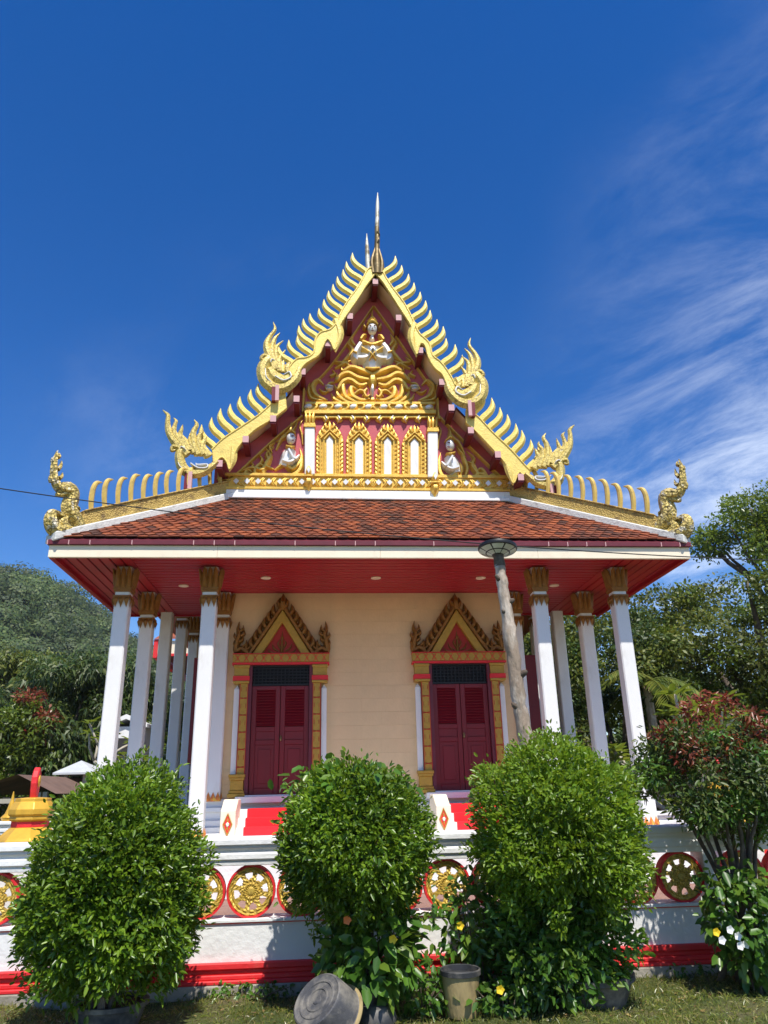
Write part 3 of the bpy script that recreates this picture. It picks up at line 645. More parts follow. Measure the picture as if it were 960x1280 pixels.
lon = naga(FU2, O7, S7, [
    ([(790, 740), (660, 840), (560, 880), (450, 880), (372, 820), (335, 720), (345, 620), (400, 560)], [30, 60, 62, 66, 66, 62, 60, 30], .07),
    ([(430, 660), (300, 530), (205, 385), (188, 260), (192, 185), (132, 122)], [50, 46, 34, 24, 20, 4], .05),
    ([(440, 620), (330, 480), (262, 390), (275, 300), (290, 255), (262, 215)], [46, 36, 28, 20, 16, 4], .045),
    ([(460, 610), (385, 490), (338, 425), (352, 360), (370, 298)], [42, 34, 26, 18, 4], .04),
    ([(560, 660), (500, 510), (497, 385), (537, 300), (508, 238)], [44, 36, 28, 20, 4], .05), ([(510, 640), (465, 530), (450, 470), (458, 400)], [36, 28, 18, 4], .04),
    ([(620, 660), (562, 530), (562, 440), (602, 385), (598, 345)], [44, 34, 24, 16, 4], .045), ([(680, 680), (605, 560), (630, 480), (656, 428)], [46, 32, 20, 4], .04),
    ([(310, 570), (255, 560), (240, 610), (300, 600)], [24, 24, 18, 6], .05)],
    [([(470, 770), (560, 830), (660, 830), (670, 790), (560, 790), (530, 770)], [12, 16, 18, 16, 14, 8], .085), ([(340, 610), (360, 580), (400, 600), (420, 630)], [8, 12, 12, 6], .08), ([(320, 760), (350, 820), (420, 860)], [8, 12, 8], .085)])
def place_naga(pair, a, b, fr):
    """left one as traced; right one mirrored so that its belly sits at pixel b as the left one's sits at pixel a"""
    pa, pb = fr.to3(fr.px(*a)), fr.to3(fr.px(*b))
    for k in (0, 1):
        o = bpy.data.objects.new('naga_head', pair[0] if k == 0 else mirror_x(pair[0], pa[0])); col.objects.link(o); adopt(o, T)
        for sm in pair[1]:
            i = bpy.data.objects.new('silver_scroll', sm if k == 0 else mirror_x(sm, pa[0])); col.objects.link(i); i.parent = o
        if k: o.location = Vector((pb[0]-pa[0], 0, pb[2]-pa[2]))
        # the bracket beam end under it
        p = pb if k else pa
        q = MB(); q.box(p[0]-.03, p[0]+.03, YB-.10, YB-.04, p[2]-.26, p[2]+.03); q.build('bracket', 'pink_end', T)
        q = MB(); q.box(p[0]-(.09 if not k else -.032), p[0]-(.032 if not k else -.09), YB-.09, YB+.3, p[2]-.26, p[2]+.0); q.build('bracket', 'maroon_beam', T)
place_naga(upn, (347, 486), (586, 505), FU2)
place_naga(lon, (239, 594), (688, 609), FU2)

# ---- chofa spires
def spire(pts, Y, m, wing):
    pth = []; rad = []
    for x, y, r in pts:
        p = atY(380+x/5.333, 230+y/5.333, Y); pth.append(p); rad.append(r)
    C = catmull([np.append(p, r) for p, r in zip(pth, rad)], 4)
    mb = MB(); mb.tube([c[:3] for c in C], [max(.008, c[3]) for c in C], 10)
    o = mb.build('chofa', m, T, smooth='auto')
    if wing:
        fr = Frame((XC, Y, 0), (1, 0, 0), (0, -1, 0)); mb = MB(); q = lambda p, w, d: spx(mb, fr, p, w, d, 0, True, (380, 230), 5.333)
        q([(462, 600), (452, 520), (472, 440), (482, 400)], [15, 14, 8, 2], .06); q([(515, 600), (520, 530), (502, 450), (490, 410)], [15, 14, 8, 2], .06)
        q([(478, 345), (490, 328), (503, 345)], [8, 12, 6], .07); q([(488, 400), (496, 385), (492, 362)], [6, 8, 4], .08)
        mb.build('chofa_collar', 'bronze_dark', o)
    return o
spire([(488, 606, .085), (487, 540, .080), (486, 470, .064), (486, 420, .052), (488, 370, .05), (486, 290, .044)], YB-0.02, 'bronze_dark', True)
spire([(486, 300, .044), (488, 240, .040), (489, 180, .036), (490, 120, .030), (491, 58, .006)], YB-0.02, 'spire_pale', False)
spire([(430, 580, .06), (424, 500, .055), (420, 420, .045), (418, 330, .006)], 13.3, 'spire_pale', False)

# ---- main hall roof behind (higher tier, seen past the porch gable)
mb = MB()
xa = atY(470, 346, YB)[0]
prof = [(-3.3, 6.4), (-1.9, 7.7), (-1.5, 8.2), (-.75, 9.5), (0, 10.55), (.75, 9.5), (1.5, 8.2), (1.9, 7.7), (3.3, 6.4)]
k = len(prof); mb.add([(xa-.08+x, 13.3, z) for x, z in prof]+[(xa-.08+x, 24, z) for x, z in prof], [(i, i+1, k+i+1, k+i) for i in range(k-1)]+[tuple(range(k))])
mb.build('hall_roof', 'tile', T)
mb = MB(); mb.box(XC-4.3, XC+4.3, 13.45, 24, 5.18, 5.24); mb.build('hall_soffit', 'red_soffit', T)
mb = MB()
for s_ in (-1, 1): mb.add([(XC+s_*4.3, 13.45, 5.24), (XC+s_*4.3, 24, 5.24), (XC+s_*2.6, 24, 6.5), (XC+s_*2.6, 13.45, 6.5)], [(0, 1, 2, 3)])
mb.add([(XC-4.3, 13.45, 5.24), (XC+4.3, 13.45, 5.24), (XC+2.6, 13.45, 6.5), (XC-2.6, 13.45, 6.5)], [(0, 1, 2, 3)])
mb.build('hall_skirt_roof', 'tile', T)

# open window shutters on the side walls
for s_ in (-1, 1):
    for y in (12.7, 15.2, 17.7):
        a = XC+s_*2.45; b = XC+s_*2.92
        mb = MB(); mb.box(min(a, b), max(a, b), y, y+.045, 2.05, 3.75); o = mb.build('shutter', 'red_door', T, bevel=0.006)
        mb = MB(); mb.box(min(a, b)+.07, max(a, b)-.07, y-.012, y-.001, 2.15, 2.8); mb.box(min(a, b)+.07, max(a, b)-.07, y-.012, y-.001, 2.9, 3.65); mb.build('shutter_panel', 'red_door', o)
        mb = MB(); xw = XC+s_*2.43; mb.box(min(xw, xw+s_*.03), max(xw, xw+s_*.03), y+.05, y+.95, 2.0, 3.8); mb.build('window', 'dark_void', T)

# ---- pediment ornament
CP, SP = (360, 380), 4.364
def pp(mb, pts, w, d, d0=0.0): spx(mb, FP, pts, w, d, d0, False, CP, SP)
def rect(mb, x0, y0, x1, y1, d0, d1, fr=FP, org=CP, sc=SP): ppoly(mb, fr, [(x0, y0), (x0, y1), (x1, y1), (x1, y0)], d0, d1, org, sc)
mb = MB(); rect(mb, 90, 590, 805, 612, 0, .10); rect(mb, 95, 545, 800, 560, 0, .09); rect(mb, 105, 560, 795, 590, 0, .05); rect(mb, 95, 618, 800, 630, 0, .07)
band = mb.build('upper_band', 'gold_relief', ped, bevel=.008)
for i in range(9):      # silver bulbs wrapped in gold leaves
    x = 110+i*82; y = 572+(0.006*(x-460))
    q = MB(); c = FP.to3(FP.px(CP[0]+x/SP, CP[1]+y/SP), .07); q.ellip(c, ((.075, 0, .01), (0, .045, 0), (0, 0, .05)), 10, 6); q.build('silver_bulb', 'silver', band, smooth=True)
mb = MB()
for i in range(17):
    x = 95+i*43; s_ = 1 if x < 460 else -1
    pp(mb, [(x, 552), (x+s_*20, 566), (x+s_*8, 582), (x-s_*16, 592)], [3, 11, 10, 2], .05, .05)
mb.build('leaf_border', 'gold_relief', band)
for i, x in enumerate((205, 275, 350, 425, 500, 570, 640, 712)):
    s_ = 1 if x < 460 else -1
    q = MB(); pp(q, [(x-s_*16, 618), (x+s_*2, 640), (x+s_*14, 630), (x-s_*6, 656)], [8, 14, 12, 2], .06, .02); q.build('hanging_leaf', 'gold_relief', band)
    q = MB(); pp(q, [(x-s_*4, 616), (x+s_*6, 636), (x-s_*3, 650)], [4, 9, 2], .09, .02); q.build('silver_leaf', 'silver', band)
# lower band
C6, S6 = (240, 560), 4.8
mb = MB(); ppoly(mb, FP, [(286, 596), (286, 611), (652, 614), (652, 600)], 0, .06); ppoly(mb, FP, [(280, 593.5), (280, 597), (656, 601), (656, 597)], 0, .10); ppoly(mb, FP, [(283, 610.5), (283, 613.5), (656, 617), (656, 614)], 0, .10)
lband = mb.build('lower_band', 'gold_relief', ped, bevel=.006)
mb = MB()
for i in range(26):
    x = 296+i*13.6; y = 604.0+(x-296)*.0085; s_ = 1 if x < 466 else -1
    ww = 4.6
    q = MB(); ppoly(q, FP, [(x-3.6, y), (x, y+3.6), (x+3.6, y), (x, y-3.6)], .06, .10); q.build('silver_diamond', 'silver', lband)
    spx(mb, FP, [(x+s_*6.5, y-5), (x+s_*2.5, y), (x+s_*6.5, y+5)], [1.0, 2.0, 1.0], .045, .055)
    spx(mb, FP, [(x+s_*8.8, y-5), (x+s_*5.2, y), (x+s_*8.8, y+5)], [1.0, 1.8, 1.0], .04, .055)
mb.build('chevron_leaves', 'gold_relief', lband)
mb = MB(); ppoly(mb, FP, [(276, 613.8), (270, 627), (664, 632), (656, 617.3)], -.1, .09); ppoly(mb, FP, [(266, 622), (266, 626), (668, 631), (668, 627)], -.1, .16); mb.build('white_sill', 'white_paint', T, bevel=.01)
for x in (386, 542.5):
    y0 = 585 if x < 450 else 593
    q = MB(); spx(q, FP, [(x, y0-2), (x, y0+8), (x, y0+14)], [1, 6, 4], .12, .06); spx(q, FP, [(x, y0+14), (x, y0+22), (x, y0+31)], [4, 6.5, 1], .14, .06); spx(q, FP, [(x-5, y0+15), (x+5, y0+15)], [2.2, 2.2], .15, .06); o = q.build('pendant', 'gold_relief', ped)
    q = MB(); ppoly(q, FP, [(x-2, y0+8), (x, y0+12), (x+2, y0+8), (x, y0+4)], .17, .20); q.build('silver_diamond', 'silver', o)
# white posts with gold capitals
for (a, b, cx) in (((92, 690), (88, 945), 122), ((758, 715), (768, 960), 788)):
    w = 27
    q = MB(); rect(q, a[0], a[1], a[0]+2*w, b[1], 0, .13); o = q.build('post', 'white_paint', ped, bevel=.01)
    q = MB(); rect(q, a[0]-5, a[1]-12, a[0]+2*w+5, a[1], 0, .15); rect(q, a[0]-2, a[1]-22, a[0]+2*w+2, a[1]-14, 0, .14)
    for i in range(3):
        x = a[0]+9+i*18; pp(q, [(x, a[1]-22), (x, a[1]-55), (x+(i-1)*6, a[1]-85)], [8, 12, 2], .06, .10)
    rect(q, a[0]+2, a[1]-60, a[0]+2*w-2, a[1]-22, 0, .10); q.build('post_capital', 'gold_relief', o)
# four blind windows: white slit in a pointed gold leaf frame
for (x0, x1, t, b, s0, s1, st, sb) in ((150, 305, 655, 945, 210, 245, 728, 945), (314, 459, 658, 952, 366, 408, 735, 952), (469, 611, 668, 958, 523, 561, 735, 960), (617, 757, 676, 960, 667, 709, 742, 965)):
    cx = (s0+s1)/2
    q = MB(); ppoly(q, FP, [(x0+8, t+72), (x0+4, b-40), (x0+30, b), (x1-30, b), (x1-4, b-40), (x1-8, t+72), (cx, t+4)], 0, .05, CP, SP); wf = q.build('blind_window', 'gold_relief', ped, bevel=.006)
    q = MB(); ppoly(q, FP, [(s0, st+22), (s0, sb), (s1, sb), (s1, st+22), (cx, st)], .05, .065, CP, SP); q.build('white_slit', 'white_paint', wf)
    for off, ww in ((14, 7), (34, 6)):
        q = MB(); pp(q, [(s0-off, b-4), (s0-off, st+22-off*.2)], [ww, ww], .04, .05); pp(q, [(s1+off, b-4), (s1+off, st+22-off*.2)], [ww, ww], .04, .05)
        pp(q, [(s0-off, st+24-off*.2), (cx, st-off*.9)], [ww, ww], .05, .05); pp(q, [(s1+off, st+24-off*.2), (cx, st-off*.9)], [ww, ww], .05, .05); q.build('window_moulding', 'gold_relief', wf)
    q = MB()
    for i in range(8):
        y = b-22-i*(b-t-120)/7.5
        pp(q, [(x0+34, y+6), (x0+12, y-6), (x0+10, y-30)], [9, 11, 2], .05, .02); pp(q, [(x1-34, y+6), (x1-12, y-6), (x1-10, y-30)], [9, 11, 2], .05, .02)
    for i in range(3):
        f = i/3; pp(q, [(x0+36+(cx-x0-36)*f, t+78-70*f), (x0+22+(cx-x0-30)*f, t+62-70*f), (x0+30+(cx-x0-34)*f, t+38-62*f)], [9, 10, 2], .05, .03); pp(q, [(x1-36-(x1-36-cx)*f, t+78-70*f), (x1-22-(x1-30-cx)*f, t+62-70*f), (x1-30-(x1-34-cx)*f, t+38-62*f)], [9, 10, 2], .05, .03)
    pp(q, [(cx, t+40), (cx, t+12), (cx, t-8)], [14, 12, 2], .07, .03); q.build('leaf_fringe', 'gold_relief', wf)
# gold trim under the roof slopes and side posts
mb = MB()
for pts in ([(463, 20), (330, 210), (215, 365), (110, 470)], [(470, 20), (600, 200), (715, 370), (808, 500)]): pp(mb, [(x, y) for x, y in pts], [7, 7, 7, 7], .06)
spx(mb, FP, [(378, 521), (340, 553), (300, 590), (284, 602)], [2.2, 2.2, 2.2, 2.2], .06); spx(mb, FP, [(548, 521), (580, 553), (620, 592), (636, 607)], [2.2, 2.2, 2.2, 2.2], .06)
pp(mb, [(812, 500), (816, 600), (822, 640)], [10, 10, 10], .10); pp(mb, [(88, 470), (84, 540), (80, 600)], [9, 9, 9], .10)
mb.build('slope_trim', 'gold_relief', ped)
# seated praying figure
fig = MB()
pp(fig, [(455, 232), (458, 290), (458, 365)], [58, 62, 44], .13)
pp(fig, [(395, 232), (372, 270), (362, 305), (385, 322)], [22, 24, 24, 20], .16); pp(fig, [(380, 318), (415, 315), (455, 292)], [20, 18, 13], .20)
pp(fig, [(518, 236), (543, 272), (552, 310), (530, 322)], [22, 24, 24, 20], .16); pp(fig, [(534, 320), (500, 316), (462, 292)], [20, 18, 13], .20)
pp(fig, [(440, 300), (452, 275), (458, 240)], [9, 11, 4], .23); pp(fig, [(476, 300), (466, 275), (460, 240)], [9, 11, 4], .23)
pp(fig, [(457, 212), (457, 190)], [17, 16], .14)
c = FP.to3(FP.px(CP[0]+457/SP, CP[1]+160/SP), .13); fig.ellip(c, ((.088, 0, 0), (0, .09, 0), (0, 0, .122)), 14, 10)
fo = fig.build('deity_figure', 'silver', ped, smooth='auto')
q = MB(); fx = lambda x, y, d: FP.to3(FP.px(CP[0]+x/SP, CP[1]+y/SP), d)
q.ellip(fx(457, 166, .235), ((.014, 0, 0), (0, .02, 0), (0, 0, .04)), 8, 6); q.build('nose', 'silver', fo, smooth=True)
q = MB(); q.ellip(fx(446, 155, .222), ((.024, 0, 0), (0, .01, 0), (0, 0, .009)), 8, 6); q.ellip(fx(468, 155, .222), ((.024, 0, 0), (0, .01, 0), (0, 0, .009)), 8, 6); q.ellip(fx(457, 183, .222), ((.026, 0, 0), (0, .01, 0), (0, 0, .009)), 8, 6); q.build('face_lines', 'maroon', fo, smooth=True)
q = MB()
pp(q, [(428, 138), (457, 126), (488, 138)], [9, 14, 9], .24); pp(q, [(432, 118), (457, 106), (484, 118)], [8, 14, 8], .20); pp(q, [(457, 112), (458, 75), (460, 35)], [16, 9, 1], .16)
pp(q, [(422, 150), (412, 135), (416, 110)], [7, 8, 2], .15); pp(q, [(494, 150), (504, 135), (498, 110)], [7, 8, 2], .15)
pp(q, [(405, 222), (457, 246), (512, 222)], [9, 13, 9], .19); pp(q, [(395, 210), (410, 190), (428, 178)], [12, 12, 5], .14); pp(q, [(520, 212), (505, 192), (490, 180)], [12, 12, 5], .14)
pp(q, [(400, 262), (450, 300), (478, 330)], [4, 5, 4], .215); pp(q, [(515, 262), (465, 300), (440, 330)], [4, 5, 4], .215)
pp(q, [(420, 366), (458, 376), (498, 366)], [8, 12, 8], .18); pp(q, [(352, 288), (374, 296)], [5, 5], .21); pp(q, [(540, 294), (562, 288)], [5, 5], .21)
q.build('crown_and_jewels', 'gold_relief', fo)
# flames: mirrored pairs about x = 460
mb = MB(); mc = MB()
def pair(pts, w, d, d0=0.0, m=None):
    pp(mb, pts, w, d, d0); pp(mb, [(920-x+ (y-300)*.02, y+(460-x)*.012) for x, y in pts], w, d, d0)
pair([(455, 395), (400, 372), (345, 355), (300, 372), (290, 345)], [16, 20, 18, 12, 2], .12)
pair([(440, 420), (380, 410), (330, 385), (290, 395), (262, 425), (268, 380)], [14, 18, 18, 16, 12, 2], .10)
pair([(430, 440), (390, 450), (340, 420), (300, 430), (270, 470), (250, 440)], [10, 17, 18, 18, 14, 2], .09)
pair([(445, 520), (400, 530), (350, 505), (345, 460), (380, 470)], [6, 16, 20, 16, 4], .09)
pair([(420, 540), (360, 535), (310, 505), (300, 450), (320, 420)], [6, 14, 18, 15, 3], .08)
pair([(380, 545), (320, 540), (275, 505), (262, 470)], [5, 14, 16, 3], .08); pair([(300, 545), (255, 525), (235, 490)], [10, 14, 3], .07)
pair([(360, 500), (390, 480), (420, 490), (405, 510)], [8, 10, 10, 4], .09); pair([(430, 470), (415, 490), (430, 515), (445, 500)], [8, 10, 10, 4], .09)
pp(mb, [(460, 390), (460, 430), (460, 465)], [22, 30, 14], .13); pp(mb, [(460, 520), (460, 535), (460, 545)], [16, 20, 5], .09)
# darker side swirls under the eaves
pair([(290, 330), (320, 300), (350, 260), (330, 220), (350, 180)], [10, 14, 16, 12, 2], .08); pair([(255, 355), (300, 335), (345, 310)], [6, 12, 2], .07)
pair([(340, 350), (315, 330), (255, 320), (280, 290)], [8, 14, 12, 2], .07); pair([(365, 230), (345, 200), (360, 165)], [8, 12, 2], .06)
pair([(215, 530), (150, 500), (135, 450), (165, 420), (195, 445)], [8, 18, 18, 14, 4], .08); pair([(195, 530), (130, 520), (112, 470), (120, 430)], [6, 12, 12, 2], .07); pair([(230, 400), (255, 385), (240, 360)], [10, 10, 2], .06)
pair([(205, 470), (225, 440), (260, 430)], [8, 10, 2], .07); pair([(170, 470), (195, 490), (225, 480)], [5, 9, 3], .08)
mb.build('flame_relief', 'gold_relief', ped)
q = MB(); pp(q, [(460, 455), (458, 485), (460, 520)], [9, 14, 3], .16); q.build('silver_drop', 'silver', ped)
for x, s_ in ((225, 1), (690, -1)):
    q = MB(); pp(q, [(x-22, 458), (x, 462), (x+22, 460)], [4, 7, 3], .10, .03); pp(q, [(x-18, 476), (x+2, 478), (x+20, 472)], [4, 6, 2], .10, .03); q.build('beast_teeth', 'silver', ped)
# side figures in the lower corners of the gable
CQ, SQ = CP, SP
def side(sx, hx, hy, s_):
    """worshipping half figure: head centre (crop px) and facing sign"""
    f = MB(); pp(f, [(hx-s_*2, hy+45), (hx-s_*18, hy+85), (hx-s_*40, hy+140)], [30, 40, 32], .12)
    pp(f, [(hx-s_*12, hy+60), (hx+s_*20, hy+110), (hx+s_*38, hy+95)], [13, 13, 9], .18); pp(f, [(hx-s_*45, hy+120), (hx+s_*0, hy+128), (hx+s_*45, hy+85)], [13, 13, 6], .19)
    c = fx(hx, hy, .12); f.ellip(c, ((.078, 0, 0), (0, .085, 0), (0, 0, .108)), 12, 8); o = f.build('worshipper_figure', 'silver', ped, smooth='auto')
    k = MB(); pp(k, [(hx-24, hy-26), (hx, hy-36), (hx+24, hy-26)], [7, 11, 7], .22); pp(k, [(hx, hy-40), (hx-s_*2, hy-75), (hx+s_*2, hy-105)], [14, 10, 1], .16); kn = MB(); pp(kn, [(hx-s_*28, hy+36), (hx, hy+48), (hx+s_*20, hy+38)], [6, 9, 5], .18); kn.build('necklace', 'gold_relief', o); k.build('crown', 'gold_relief', o)
    q = MB(); q.ellip(fx(hx+s_*10, hy-4, .205), ((.03, 0, 0), (0, .01, 0), (0, 0, .01)), 8, 6); q.build('eyes', 'maroon', o)
    q = MB(); q.ellip(fx(hx+s_*12, hy+18, .20), ((.024, 0, 0), (0, .01, 0), (0, 0, .01)), 8, 6); q.build('mouth', 'maroon', o)
side(0, 18, 752, 1); side(0, 878, 788, -1)
for s_, bx, by in ((1, -5, 900), (-1, 902, 925)):
    mb = MB()
    t = lambda pts: [(bx+s_*x, by+y) for x, y in pts]
    pp(mb, t([(-100, 55), (-40, 40), (20, 45), (70, 10), (80, -60), (70, -110)]), [6, 20, 22, 20, 12, 2], .09); pp(mb, t([(-60, 62), (0, 60), (60, 30), (88, -20)]), [6, 14, 14, 2], .08)
    pp(mb, t([(-110, 55), (-130, 10), (-100, -40), (-110, -80), (-70, -120)]), [8, 18, 18, 12, 2], .08); pp(mb, t([(-150, 58), (-175, 20), (-150, -20), (-120, -10)]), [8, 16, 14, 4], .08)
    pp(mb, t([(-190, 60), (-230, 45), (-215, 10), (-190, 20)]), [8, 14, 12, 4], .07); pp(mb, t([(-260, 62), (-300, 50), (-270, 30)]), [8, 10, 3], .06); pp(mb, t([(-330, 62), (-380, 56), (-350, 44)]), [5, 7, 2], .05)
    pp(mb, t([(-60, -100), (-30, -160), (0, -190), (30, -240)]), [6, 12, 10, 2], .07); pp(mb, t([(-170, 60), (-120, 50), (-90, 62)]), [6, 10, 4], .06); pp(mb, t([(85, -130), (82, -180), (70, -230), (88, -270)]), [4, 7, 6, 1], .06)
    mb.build('flame_relief', 'gold_relief', ped)
    og, sc_, tr_ = ((300, 380), 5.333, (([(230, 1112), (300, 1072), (345, 1108), (400, 1062), (412, 1000)], [8, 22, 22, 18, 3]), ([(0, 1125), (80, 1100), (150, 1112), (185, 1078)], [6, 16, 16, 3]), ([(165, 955), (205, 1020), (172, 1080), (225, 1105)], [3, 16, 18, 6]), ([(385, 790), (355, 850), (305, 895), (240, 925)], [4, 12, 14, 3]), ([(120, 1000), (150, 1050), (110, 1090)], [3, 13, 4]), ([(60, 1050), (90, 1085), (50, 1112)], [3, 11, 4]), ([(235, 930), (200, 960), (215, 1000)], [3, 12, 4]))) if s_ > 0 else \
        ((520, 400), 4.8, (([(140, 900), (182, 960), (240, 930), (256, 895)], [5, 18, 18, 3]), ([(285, 962), (303, 900), (282, 830), (262, 785)], [8, 16, 14, 3]), ([(330, 962), (372, 930), (440, 950), (500, 966)], [5, 14, 12, 3]), ([(300, 850), (345, 882), (380, 955)], [3, 14, 5]), ([(262, 950), (275, 900), (262, 860)], [5, 12, 3]), ([(390, 900), (400, 930), (370, 945)], [3, 11, 4]), ([(240, 760), (262, 800), (300, 830)], [3, 9, 3])))
    for tp_, tw_ in tr_:
        q = MB(); spx(q, FP, tp_, tw_, .09, 0.0, False, og, sc_); q.build('flame_leaf', 'gold_relief', ped)

# ---- doors
def xz(mb, x0, x1, z0, z1, d0, d1): mb.box(x0, x1, YW-d1, YW-d0, z0, z1)
mat('red_line', (0.45, 0.03, 0.02), 0.6)
def build_door(dx):
    zt, z3, z2 = 3.60, 3.44, 3.13; zb = 1.575; hw = 0.435
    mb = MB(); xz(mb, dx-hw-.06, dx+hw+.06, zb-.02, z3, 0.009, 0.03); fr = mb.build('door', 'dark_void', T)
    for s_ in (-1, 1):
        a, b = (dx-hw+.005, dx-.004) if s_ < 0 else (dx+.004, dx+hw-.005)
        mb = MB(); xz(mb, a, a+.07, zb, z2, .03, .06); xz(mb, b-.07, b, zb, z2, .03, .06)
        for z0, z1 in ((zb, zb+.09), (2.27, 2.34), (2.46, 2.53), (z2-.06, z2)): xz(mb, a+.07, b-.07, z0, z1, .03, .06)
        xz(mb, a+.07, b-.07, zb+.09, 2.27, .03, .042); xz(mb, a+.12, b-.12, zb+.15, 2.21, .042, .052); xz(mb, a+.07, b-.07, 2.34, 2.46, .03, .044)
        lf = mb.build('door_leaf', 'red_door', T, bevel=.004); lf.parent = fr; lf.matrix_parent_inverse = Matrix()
        for i in range(13):
            z = 2.545+i*.041; q = MB(); q.add([(a+.07, YW-.056, z), (b-.07, YW-.056, z), (b-.07, YW-.034, z+.038), (a+.07, YW-.034, z+.038), (a+.07, YW-.050, z-.006), (b-.07, YW-.050, z-.006)], [(0, 1, 2, 3), (4, 5, 1, 0)]); q.build('louver_slat', 'red_door', fr)
    q = MB(); q.ellip((dx+.02, YW-.085, 2.36), ((.018, 0, 0), (0, .025, 0), (0, 0, .045)), 8, 6); q.build('door_lock', 'bronze_dark', fr)
    # black lattice transom
    q = MB(); xz(q, dx-hw, dx+hw, z2+.005, z2+.03, .03, .07); xz(q, dx-hw, dx+hw, z3-.025, z3, .03, .07)
    for i in range(15): x = dx-hw+.03+i*(2*hw-.06)/14; xz(q, x-.007, x+.007, z2+.03, z3-.025, .035, .055)
    for i in range(5): z = z2+.07+i*.048; xz(q, dx-hw, dx+hw, z-.006, z+.006, .040, .060)
    q.build('transom_grille', 'black_grille', fr)
    # dark reveal frame
    q = MB(); xz(q, dx-hw-.055, dx-hw, zb-.02, z3, .0, .12); xz(q, dx+hw, dx+hw+.055, zb-.02, z3, .0, .12); xz(q, dx-hw, dx+hw, z3, z3+.02, 0, .12); q.build('door_jamb', 'maroon', fr)
    for s_ in (-1, 1):
        def bx(mbb, a, b, z0, z1, d0, d1): xz(mbb, min(dx+s_*a, dx+s_*b), max(dx+s_*a, dx+s_*b), z0, z1, d0, d1)
        q = MB(); bx(q, .49, .61, 1.86, 3.16, .008, .13); gp = q.build('gold_pilaster', 'gold_flat', fr)
        q = MB(); n = 5; zz = np.linspace(1.90, 3.13, n*2+1)
        for i in range(0, n*2, 1):
            if i % 2: continue
            z0, z1 = zz[i], zz[i+2]; zm = (z0+z1)/2
            for (p0, p1) in (((.50, z0+.05), (.60, z0-.05+.12)), ((.60, z0+.05), (.50, z0-.05+.12))):
                p0 = np.array([dx+s_*p0[0], YW-.133, p0[1]]); p1 = np.array([dx+s_*p1[0], YW-.133, p1[1]]); q.tube([p0, p1], .005, 4)
            for xx in (.515, .585): q.tube([(dx+s_*xx, YW-.132, z0+.16), (dx+s_*xx, YW-.132, z1-.02)], .004, 4)
        bx(q, .486, .497, 1.86, 3.16, .126, .136); bx(q, .603, .614, 1.86, 3.16, .126, .136)
        q.build('red_lines', 'red_line', gp)
        q = MB(); bx(q, .622, .70, 1.865, 3.08, .008, .09); q.add([(dx+s_*.622, YW-.09, 3.08), (dx+s_*.70, YW-.09, 3.08), (dx+s_*.66, YW-.05, 3.15), (dx+s_*.66, YW-.01, 3.15), (dx+s_*.622, YW-.01, 3.08), (dx+s_*.70, YW-.01, 3.08)], [(0, 1, 2), (1, 5, 3, 2), (0, 2, 3, 4)]); q.build('white_pilaster', 'white_paint', fr)
        q = MB(); bx(q, .47, .72, 1.55, 1.60, .008, .18); bx(q, .485, .705, 1.60, 1.64, .008, .16); bx(q, .50, .69, 1.64, 1.78, .008, .14); bx(q, .485, .705, 1.78, 1.82, .008, .16); bx(q, .475, .715, 1.82, 1.862, .008, .175); q.build('pilaster_base', 'gold_flat', fr, bevel=.006)
        q = MB(); bx(q, .475, .715, 3.165, 3.20, .008, .17); bx(q, .485, .705, 3.275, 3.40, .008, .15); bx(q, .475, .715, 3.40, 3.438, .008, .17); q.build('pilaster_capital', 'gold_flat', fr, bevel=.005)
        q = MB(); bx(q, .47, .72, 3.202, 3.273, .008, .165); q.build('capital_band', 'red_paint', fr)
    # entablature with red lattice
    q = MB(); xz(q, dx-.735, dx+.735, 3.475, 3.60, .008, .17); en = q.build('entablature', 'gold_flat', fr, bevel=.006)
    q = MB(); xz(q, dx-.74, dx+.74, 3.442, 3.473, .008, .175); xz(q, dx-.74, dx+.74, 3.602, 3.612, .008, .18)
    for i in range(11):
        x = dx-.66+i*.132
        for g in (-1, 1): q.tube([(x-.035*g, YW-.173, 3.485), (x+.035*g, YW-.173, 3.59)], .005, 4)
    q.build('red_lines', 'red_paint', en)
    # gable over the door
    F = FD; u = dx-XC; A = lambda x, z: np.array([u+x, z])
    q = MB(); q.prism([F.to3(p) for p in (A(-.44, 3.612), A(-.30, 3.612), A(0, 4.10), A(.30, 3.612), A(.44, 3.612), A(0, 4.30))], F.N*.14, F.N*.008); gb = q.build('door_gable', 'gold_flat', fr, bevel=.008)
    q = MB(); q.prism([F.to3(p) for p in (A(-.30, 3.612), A(.30, 3.612), A(0, 4.10))], F.N*.05, F.N*.008); q.build('gable_field', 'red_line', gb)
    q = MB()
    S = lambda pts, w, d, d0=.05: stroke(q, F, [A(x, z) for x, z in pts], w, d, d0)
    S([(0, 3.64), (0, 3.78), (0, 3.98)], [.03, .022, .003], .03)
    q2 = q.ellip(F.to3(A(0, 3.86), .07), ((.026, 0, 0), (0, .02, 0), (0, 0, .032)), 8, 6)
    for g in (-1, 1):
        S([(g*.02, 3.70), (g*.06, 3.78), (g*.03, 3.84)], [.014, .014, .004], .025); S([(g*.05, 3.66), (g*.12, 3.70), (g*.15, 3.78)], [.012, .016, .003], .02); S([(g*.10, 3.635), (g*.18, 3.65), (g*.22, 3.70)], [.012, .014, .003], .02)
    q.build('gable_relief', 'gold_door', gb)
    q = MB()
    S = lambda pts, w, d, d0=.05: stroke(q, F, [A(x, z) for x, z in pts], w, d, d0, False, 3)
